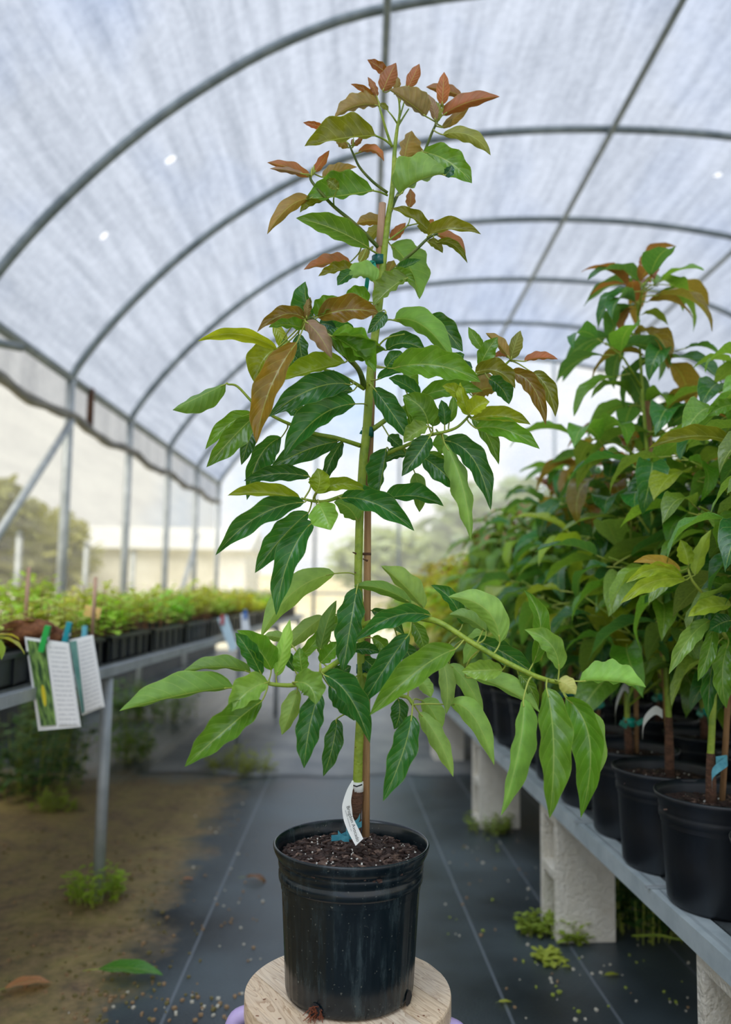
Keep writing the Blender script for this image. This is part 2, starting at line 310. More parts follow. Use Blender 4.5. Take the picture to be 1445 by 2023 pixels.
# timber spacer pieces under the eave beside the second post
for px_, py_ in ((165, 770),):
    p = at_y(px_, py_, 7.75); put('timber_spacer', MB().box((XL + .03, 7.55, 2.80), (.05, .05, .36)).me('timber_spacer', M_bark), wall_l)
M_skirt = mat('ground_cloth_skirt', rgb(58, 62, 64), .7, (rgb(92, 94, 92), 3., .35, .7, (1, 1, 3)))
put('baseboard_left', mesh('baseboard_left', [(XL + .05, -4, 0), (XL + .05, 14.4, 0), (XL + .05, 14.4, .62), (XL + .05, -4, .62), (XL + .045, -4, 0), (XL + .045, 14.4, 0), (XL + .045, 14.4, .62), (XL + .045, -4, .62)], [(0, 1, 2, 3), (7, 6, 5, 4), (3, 2, 6, 7)], M_skirt, False), kind='structure', label='dark ground cloth skirt along the foot of the left wall')
# --- far gable
M_gable = film_material('gable_film', 0.62, (0.92, 0.92, 0.92, 1), (0.80, 0.80, 0.80, 1), (0.6, 1.0, 1.2))
vs = [(x, 14.55, 0) for x, z in A] + [(x, 14.55, z) for x, z in A]; fs = [(i, i + 1, i + 1 + na, i + na) for i in range(na - 1)]
wall_b = put('wall_back', mesh('wall_back', vs, fs, M_gable), kind='structure', label='clear film gable closing the far end of the greenhouse')
for x in (-0.9, 0.6, 3.4, 5.2): put('gable_post', MB().tube([(x, 14.45, 0), (x, 14.45, zr(x) - .05)], 0.03, 8).me('gable_post', M_steel), wall_b)
put('gable_rail', MB().tube([(XL, 14.45, 1.02), (XR, 14.45, 1.02)], 0.02, 8).me('gable_rail', M_steel), wall_b)
# --- outdoors
M_sand = mat('sandy_ground', rgb(206, 196, 158), 0.95, (rgb(226, 218, 190), 0.35, 0.35, 0.7))
v, f = plane(-90, 90, 14.62, 110, -0.02); v2, f2 = plane(-90, XL - .12, -10, 14.62, -0.02); v3, f3 = plane(XR + .12, 90, -10, 14.62, -0.02)
put('yard_ground', MB().add(v, f).add(v2, f2).add(v3, f3).me('yard_ground', M_sand), kind='structure', label='pale sandy ground outside the greenhouse')
def leaf_cloud(rnd, n, rx, rz, size):
    vs = []; fs = []
    for i in range(n):
        while True:
            p = Vector((rnd.uniform(-1, 1), rnd.uniform(-1, 1), rnd.uniform(-1, 1)))
            if 0.35 < p.length < 1: break
        p = Vector((p.x * rx, p.y * rx, p.z * rz)) * (0.85 + 0.3 * rnd.random()); q = Euler((rnd.uniform(-.9, .9), rnd.uniform(-.9, .9), rnd.uniform(0, 6.3))).to_matrix(); s = size * rnd.uniform(.6, 1.3)
        b = len(vs); vs += [p + q @ Vector(a) * s for a in ((-1, 0, 0), (-.3, .42, .08), (.5, .36, .06), (1, 0, -.12), (.5, -.36, .06), (-.3, -.42, .08))]; fs.append(tuple(range(b, b + 6)))
    return vs, fs
clouds = []
for k in range(3):
    v, f = leaf_cloud(random.Random(40 + k), 1500, 1.0, 0.85, 0.16); clouds.append(mesh('crown', v, f, M_leaf_plain))
trunk_me = MB().tube([(0, 0, 0), (0.05, 0, 1.2), (0, 0.04, 2.4)], [.13, .10, .06], 8).me('trunk', M_bark)
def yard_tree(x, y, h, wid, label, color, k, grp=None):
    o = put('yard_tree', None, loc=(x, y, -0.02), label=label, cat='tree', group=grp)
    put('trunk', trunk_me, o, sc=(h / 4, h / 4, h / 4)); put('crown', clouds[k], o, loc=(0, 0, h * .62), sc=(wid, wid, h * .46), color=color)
yard_tree(-10.5, 20.5, 4.0, 2.2, 'olive green tree blurred beyond the left screen, nearest the second post', rgb(128, 128, 62), 0)
yard_tree(-15.5, 22, 4.2, 2.4, 'olive tree blurred beyond the left screen, behind the diagonal brace', rgb(148, 146, 78), 1)
yard_tree(-10.5, 26, 3.4, 1.8, 'pale olive tree beyond the left screen, right of the second post', rgb(150, 148, 84), 2)
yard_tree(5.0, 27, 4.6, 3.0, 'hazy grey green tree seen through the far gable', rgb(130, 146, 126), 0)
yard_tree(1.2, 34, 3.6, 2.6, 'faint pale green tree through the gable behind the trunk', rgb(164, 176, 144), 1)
yard_tree(16.0, 26, 5.0, 3.0, 'green tree beyond the right screen wall', rgb(110, 130, 84), 2)
M_shed = mat('white_shed_wall', rgb(236, 234, 226), 0.7, (rgb(214, 210, 196), 0.6, 0.4, 0.7)); M_roofw = mat('shed_roof', rgb(214, 214, 210), 0.6)
sh = put('shed', None, loc=(-7.4, 30.5, -0.02), label='low white shed beyond the left screen', cat='shed')
put('wall', MB().box((0, 0, 1.2), (6.4, 4, 2.4)).me('wall', M_shed, False), sh)
put('roof', MB().add([(-3.4, -2.3, 2.4), (3.4, -2.3, 2.4), (3.4, 2.3, 2.4), (-3.4, 2.3, 2.4), (-3.4, 0, 3.3), (3.4, 0, 3.3)], [(0, 1, 5, 4), (2, 3, 4, 5), (0, 4, 3), (1, 2, 5), (0, 3, 2, 1)]).me('roof', M_roofw, False), sh)
hw = put('boundary_wall', MB().box((0, 0, .8), (30, .25, 1.6)).box((0, 0, 1.64), (30.2, .36, .08)).me('boundary_wall', mat('cream_block_wall', rgb(226, 214, 176), .8, (rgb(240, 232, 206), .8, .35, .7)), False), loc=(3, 38, -0.02), label='long cream wall outside beyond the gable', cat='wall')
for i, (x, y) in enumerate(((-4.4, 8.0), (-4.4, 10.3), (-4.4, 12.8), (-4.4, 15.4))):
    o = put('fence_post', None, loc=(x, y, -0.02), cat='post', group='fence posts outside the left screen',
            label=['short grey fence post outside the screen, left of the second wall post', 'short grey fence post outside the screen, right of the second wall post', 'short grey fence post outside the screen, between third and fourth wall posts', 'farthest short grey fence post outside the left screen'][i])
    put('shaft', MB().tube([(0, 0, 0), (0, 0, 1.75)], 0.045, 8).me('shaft', M_steel), o); put('cap', MB().tube([(0, 0, 1.75), (0, 0, 1.80)], [.055, .03], 8).me('cap', M_hoop), o)
# ================================================================ the avocado tree on the stool
Y0 = 1.43
tree = put('potted_avocado_tree', None, loc=(-0.016, 1.421, 0.47), label='tall young avocado tree in black pot standing on the round wooden stool', cat='potted tree')
TL = Vector(tree.location)
def T(x, y, z=0.0): return Vector(at_y(x, y, Y0 + z / 100.0)) - TL          # z in cm behind the trunk plane
def part(name, mb, mats, smooth=True, parent=None, **k): return put(name, mb.me(name, mats, smooth), parent or tree, **k)
PX = Y0 / FPX
# pot
def flute(i, j, r, z): return r - (0.0011 * (0.5 + 0.5 * math.cos(j * 2 * math.pi / 3)) if 0.012 < z < 0.178 else 0)
prof = [(0.0, 0.0), (.098, 0.0), (.1055, .005), (.1075, .013), (.1095, .05), (.1125, .10), (.1155, .15), (.117, .178), (.1178, .181), (.1212, .183), (.1222, .188), (.1222, .196), (.1205, .199), (.1200, .203), (.1228, .206), (.1234, .214), (.1222, .217), (.1265, .222), (.1300, .229), (.1318, .234), (.1322, .2385), (.1308, .241), (.1285, .240), (.1262, .236), (.1235, .225), (.1200, .20), (.118, .17)]
part('pot', MB().lathe(prof, 144, 0, flute), M_pot)
for a, r_ in ((-118, .1085), (-28, .1085), (-75, .1082)):                     # drain holes low on the wall
    q = math.radians(a); c = Vector((r_ * math.cos(q), r_ * math.sin(q), .012)); rot = Matrix.Rotation(q, 3, 'Z')
    b = MB(); vs = [c + rot @ Vector((0.0012 * (k == 0) + .0006, 0.011 * math.cos(k * math.pi / 6), max(-.010, 0.013 * math.sin(k * math.pi / 6)))) for k in range(12)]
    if a != -75: b.add(vs, [tuple(range(12))]); part('drain_hole', b, M_ink, False)
b = MB(); rnd = random.Random(5); q = math.radians(-118)
for i in range(46):
    p = Vector((.106 * math.cos(q), .106 * math.sin(q), .012)) + Vector((rnd.uniform(-.009, .009), rnd.uniform(-.004, .004), rnd.uniform(-.010, .007)))
    d = Vector((math.cos(q) * .8 + rnd.uniform(-.9, .9), math.sin(q) * .8 + rnd.uniform(-.6, .3), rnd.uniform(-.9, .5))) * rnd.uniform(.006, .014); e = p + d; e.z = max(e.z, .001)
    p.z = max(p.z, .002); b.tube([p, (p + e) / 2 + Vector((0, 0, .002)), e], .0007, 4)
part('root_tuft', b, M_root, kind='stuff')
# soil, chips
rnd = random.Random(8); vs = []; fs = []; n = 48
for i in range(13):
    for j in range(n):
        r_ = .1235 * i / 12; a = 2 * math.pi * j / n
        vs.append((r_ * math.cos(a), r_ * math.sin(a), .216 + rnd.uniform(-.003, .003) * (i > 0) + .007 * (1 - i / 12)))
fs = [(i * n + j, i * n + (j + 1) % n, (i + 1) * n + (j + 1) % n, (i + 1) * n + j)[::-1] for i in range(12) for j in range(n)]
soil = put('soil', mesh('soil', vs, [f[::-1] for f in fs], M_soil), tree)
def chips(rnd, n, rad, z, big=1.0):
    b = MB()
    for i in range(n):
        r_ = rad * math.sqrt(rnd.random()); a = rnd.uniform(0, 6.283); k = rnd.random(); zz = z + .008 * (1 - r_ / rad)
        if k < .20: d = (rnd.uniform(.0015, .003),) * 3; mi = 2
        elif k < .52: d = (rnd.uniform(.008, .024), rnd.uniform(.003, .008), rnd.uniform(.001, .003)); mi = 0
        else: d = (rnd.uniform(.005, .014), rnd.uniform(.003, .009), rnd.uniform(.002, .005)); mi = 1
        b.box((r_ * math.cos(a), r_ * math.sin(a), zz + rnd.uniform(0, .004)), tuple(x * big for x in d), mi, Euler((rnd.uniform(-.35, .35), rnd.uniform(-.35, .35), rnd.uniform(0, 6.28))).to_matrix())
    return b
part('mulch', chips(random.Random(11), 900, .117, .216), [M_chip, M_chipd, M_perl], False, kind='stuff')
# trunk, stake
TR = [(704, 1578), (707, 1540), (709, 1480), (713, 1400), (714, 1300), (713, 1220), (708, 1150), (709, 1090), (712, 1000), (719, 900), (724, 860), (729, 790), (733, 730), (739, 680), (746, 630), (752, 575), (757, 520), (762, 470), (769, 420), (774, 390), (778, 345), (780, 300), (785, 255), (789, 235)]
trad = np.interp([p[1] for p in TR], [235, 300, 400, 480, 560, 760, 900, 1000, 1150, 1300, 1480, 1580], [3, 4.4, 5.6, 7, 7.6, 8.5, 9, 8.2, 7.6, 8, 8.6, 9.6]) * PX
part('trunk', MB().tube(smooth_path([T(x, y, 0) for x, y in TR], 3), np.interp(np.linspace(0, 1, (len(TR) - 1) * 3 + 1), np.linspace(0, 1, len(TR)), trad), 12), M_stem)
part('rootstock', MB().tube(smooth_path([T(706, 1545), T(704, 1570), T(702, 1592), T(701, 1615), T(700, 1650)], 3), [x * PX for x in (10.6, 11, 12, 13.5, 14, 14.2, 14, 13.5, 13, 13, 13, 13, 13)], 12), M_bark)
for x, y in ((700, 1168), (697, 1095), (702, 1480), (717, 1108), (701, 1135), (724, 1000)): part('leaf_scar', MB().tube([T(x + 10, y, -.4), T(x, y - 4, -.5)], [.0022, .001], 6), M_bark)
part('stake', MB().tube([T(723, 1652, 1.2), T(724, 1500, 1.5), T(727, 1000, 1.6), T(738, 700, 1.6), T(748, 520, .2), T(756, 404, 0)], [7.6 * PX, 7.3 * PX, 7 * PX, 7 * PX, 7 * PX, 7 * PX], 12), M_stake)
part('stake_node', MB().tube([T(725, 1092, 1.6), T(725, 1097, 1.6)], 8.8 * PX, 12), M_bark)
part('stake_tip', MB().tube([T(750.5, 488, .1), T(756.2, 402, -.05)], [7.9 * PX, 7.5 * PX], 12), M_stake_top)
# ties
def tie(x, y, w, tails):
    o = part('plant_tie', MB().tube([T(x, y - 9, .4), T(x, y + 9, .4)], [w * PX, w * PX], 14), M_tape2)
    for t_ in tails:
        pts = smooth_path([T(*p) for p in t_], 5); vs = []
        for p in pts: vs += [p + Vector((-.0036, 0, .0012)), p + Vector((.0036, 0, -.0012))]
        put('tape_tail', mesh('tape_tail', vs, [(2 * i, 2 * i + 1, 2 * i + 3, 2 * i + 2) for i in range(len(pts) - 1)], M_tape), o)
tie(749, 516, 15, [[(738, 515, -2), (729, 520, -3), (724, 535, -3), (727, 548, -3)], [(738, 517, -2), (741, 532, -3), (736, 545, -3.2)], [(728, 540, -1), (725, 562, -1.5), (722, 582, -1.5)]])
tie(727, 854, 12, [[(718, 851, 2), (714, 858, 3)]]); tie(716, 1321, 12, [])
b = MB(); rnd = random.Random(2)
for pts in ([(715, 1628, -1.6), (698, 1636, -2), (688, 1646, -2.6), (672, 1654, -3), (655, 1656, -3.2)], [(708, 1642, -2), (692, 1634, -2.4), (684, 1640, -2.8), (690, 1652, -3), (702, 1648, -2.4)], [(712, 1612, -1.5), (706, 1624, -2), (696, 1630, -2.2)], [(668, 1646, -2.8), (678, 1656, -3.2), (690, 1657, -3.2)]):
    P = smooth_path([T(*p) for p in pts], 5); vs = []
    for p in P: vs += [p + Vector((0, -.002, .0055)), p + Vector((0, .002, -.0055))]
    b.add(vs, [(2 * i, 2 * i + 1, 2 * i + 3, 2 * i + 2) for i in range(len(P) - 1)])
part('blue_tape', b, M_btape)
# name tag
tg = part('tag_band', MB().tube([T(706.5, 1544, 0), T(706, 1563, 0)], [11.6 * PX, 12.2 * PX], 16), M_white)
part('band_slot', MB().tube([T(697, 1551, -1.1), T(705, 1554, -1.3), T(716, 1550, -1.1)], .0011, 6), M_ink, True, tg)
TP = [((697, 1541), (699, 1543)), ((686, 1560), (697, 1562)), ((677, 1588), (694, 1582)), ((677, 1605), (696, 1601)), ((680, 1622), (698, 1615)), ((689, 1645), (708, 1636)), ((703, 1671), (718, 1657))]
zs_ = [-1.2, -2.0, -2.8, -3.2, -3.6, -4.4, -5.4]
L_ = smooth_path([T(a[0], a[1], z) for (a, b_), z in zip(TP, zs_)], 4); R_ = smooth_path([T(b_[0], b_[1], z - .2) for (a, b_), z in zip(TP, zs_)], 4)
vs = []; uv = []
for i, (a, c) in enumerate(zip(L_, R_)): vs += [a, c]
put('name_tag', mesh('name_tag', vs, [(2 * i, 2 * i + 1, 2 * i + 3, 2 * i + 2) for i in range(len(L_) - 1)], M_white), tg)
def text_on(name, s, size, m, parent, loc, xaxis, yaxis, align='LEFT'):
    cu = bpy.data.curves.new(name, 'FONT'); cu.body = s; cu.size = size; cu.align_x = align
    o = bpy.data.objects.new(name, cu); COL.objects.link(o); dg = bpy.context.evaluated_depsgraph_get(); dg.update()
    me = bpy.data.meshes.new_from_object(o.evaluated_get(dg)); bpy.data.objects.remove(o); me.materials.clear(); me.materials.append(m)
    x = Vector(xaxis).normalized(); z = x.cross(Vector(yaxis)).normalized(); y = z.cross(x)
    R = Matrix((x, y, z)).transposed()
    me.transform(Matrix.Translation(Vector(loc)) @ R.to_4x4()); return put(name, me, parent)
# lettering bent along the strip, placed on two straight runs
a0 = T(694.5, 1590.5, -3.35); a1 = T(713.5, 1655, -5.75)
ydir = T(700, 1600, -3.6) - T(681, 1606, -3.4)
nrm = (a1 - a0).cross(ydir).normalized(); nrm = nrm if nrm.y < 0 else -nrm
q0 = a0 + nrm * .0012 - ydir.normalized() * .0085; words = text_on('tag_lettering', 'Brogdon Avocado', .0080, M_ink, tg, q0, a1 - a0, ydir)
text_on('tag_small_print', 'young tree in nursery pot', .0029, M_inkg, tg, q0 - ydir.normalized() * .0045, a1 - a0, ydir) if False else None
b = MB(); bx_ = (a1 - a0)
for s0, s1 in ((.10, .30), (.33, .62), (.66, .74)):
    b.tube([q0 - ydir.normalized() * .0035 + bx_ * s0, q0 - ydir.normalized() * .0035 + bx_ * s1], .0005, 4)
part('fine_print', b, M_inkg, True, tg)
# branches: pixel paths with depth (cm behind trunk plane), radius in px at the start and the end
BR = [
 ([(775, 291, 0), (765, 262, -1), (756, 232, -2), (750, 212, -2)], 3, 2, 's'),
 ([(786, 250, 0), (797, 232, 1), (808, 215, 1)], 2.5, 1.5, 's'), ([(786, 245, 0), (776, 230, -1), (766, 218, -1)], 2, 1.2, 's'), ([(788, 240, 0), (790, 215, 0), (786, 190, 0), (772, 178, 0)], 2.5, 1.5, 's'), ([(789, 235, 0), (798, 205, 0), (806, 175, 0)], 2, 1.2, 's'),
 ([(766, 381, 0), (738, 360, -1), (712, 332, -2), (700, 308, -3), (690, 285, -3)], 3.2, 2, 'b'),
 ([(766, 386, 0), (752, 380, -1), (738, 377, -2)], 2.2, 1.6, 's'), ([(776, 289, 0), (760, 276, -1), (742, 268, -2)], 2.4, 1.8, 's'),
 ([(749, 490, 0), (722, 462, -2), (694, 436, -4), (660, 408, -5), (632, 378, -6), (614, 354, -6), (619, 340, -6)], 4.2, 2.5, 'b'),
 ([(660, 408, -5), (660, 390, -5.5), (668, 372, -6)], 1.6, 1.2, 's'),
 ([(771, 420, 0), (786, 385, 1), (815, 345, 4), (838, 302, 4), (854, 262, 3), (868, 232, 3), (877, 210, 3)], 4, 2.2, 'b'),
 ([(765, 545, 0), (782, 530, -1), (801, 512, -2), (826, 490, -3), (846, 471, -3), (865, 461, -3)], 4, 2.4, 'b'),
 ([(762, 478, 0), (780, 466, 1), (805, 446, 2), (812, 425, 2)], 2, 1.2, 's'), ([(806, 446, 2), (828, 442, 1), (846, 450, 0)], 1.4, 1.2, 's'),
 ([(752, 505, 0), (730, 492, -2), (705, 478, -3)], 2, 1.4, 's'),
 ([(718, 765, 0), (716, 748, -2), (706, 726, -4), (680, 700, -7), (662, 684, -9), (650, 660, -9), (618, 630, -10), (605, 632, -11)], 6.5, 2.6, 'b'),
 ([(719, 768, 0), (700, 756, -3), (668, 738, -6), (640, 730, -7)], 4, 2.4, 's'),
 ([(711, 880, 0), (690, 873, -2), (660, 864, -4), (624, 857, -5), (583, 842, -6), (545, 825, -7), (505, 800, -7), (470, 764, -7), (450, 759, -7)], 5, 2, 's'),
 ([(737, 848, 0), (765, 828, 2), (798, 806, 4), (845, 790, 6), (890, 775, 6), (940, 742, 5), (985, 730, 4), (1008, 712, 4)], 5.5, 2.2, 's'),
 ([(742, 910, 0), (775, 892, -2), (801, 881, -4), (846, 861, -5), (880, 853, -6), (905, 843, -7), (927, 822, -7)], 4.5, 2.4, 's'),
 ([(716, 972, 0), (700, 974, -2), (676, 980, -4), (645, 990, -6), (620, 990, -7), (596, 985, -7)], 5, 2.2, 's'),
 ([(716, 1268, 0), (692, 1290, -4), (658, 1314, -8), (620, 1338, -11), (585, 1353, -12), (540, 1352, -13), (515, 1345, -13)], 6, 3.4, 's'),
 ([(716, 1236, 0), (750, 1226, -3), (800, 1219, -6), (850, 1224, -9), (880, 1236, -10), (930, 1268, -12), (985, 1300, -13), (1045, 1330, -14), (1080, 1343, -14), (1108, 1349, -14)], 6.5, 4, 's'),
 ([(716, 1330, 0), (750, 1350, -3), (785, 1372, -5), (806, 1378, -6), (816, 1392, -7)], 5, 3, 's'),
 ([(745, 650, 0), (765, 632, 1), (790, 636, 2)], 2, 1.5, 's'), ([(742, 690, 0), (765, 668, -1), (800, 660, -2)], 2, 1.5, 's'),
]
bpx = []
for pts, r0_, r1_, k in BR:
    sp_ = smooth_path([T(*p) for p in pts], 5); rr = np.linspace(r0_, r1_, len(sp_)) * PX
    part('branch', MB().tube(sp_, rr, 8), M_stem if k == 's' else M_twig)
    q = smooth_path([np.array(p, float) for p in pts], 5); bpx += [tuple(a) for a in q]
bpx += [(x, y, 0) for x, y in [tuple(a[:2]) for a in smooth_path([np.array((x, y, 0.)) for x, y in TR], 5)] if y < 1450]
BP = np.array(bpx)
PAL = {'R': (160, 80, 40), 'B': (142, 106, 38), 'O': (128, 130, 38), 'Y': (158, 172, 42), 'G': (104, 150, 48), 'D': (50, 114, 50), 'P': (138, 174, 84), 'M': (152, 112, 98), 'L': (150, 196, 84), 'T': (40, 104, 84), 'C': (196, 190, 110)}
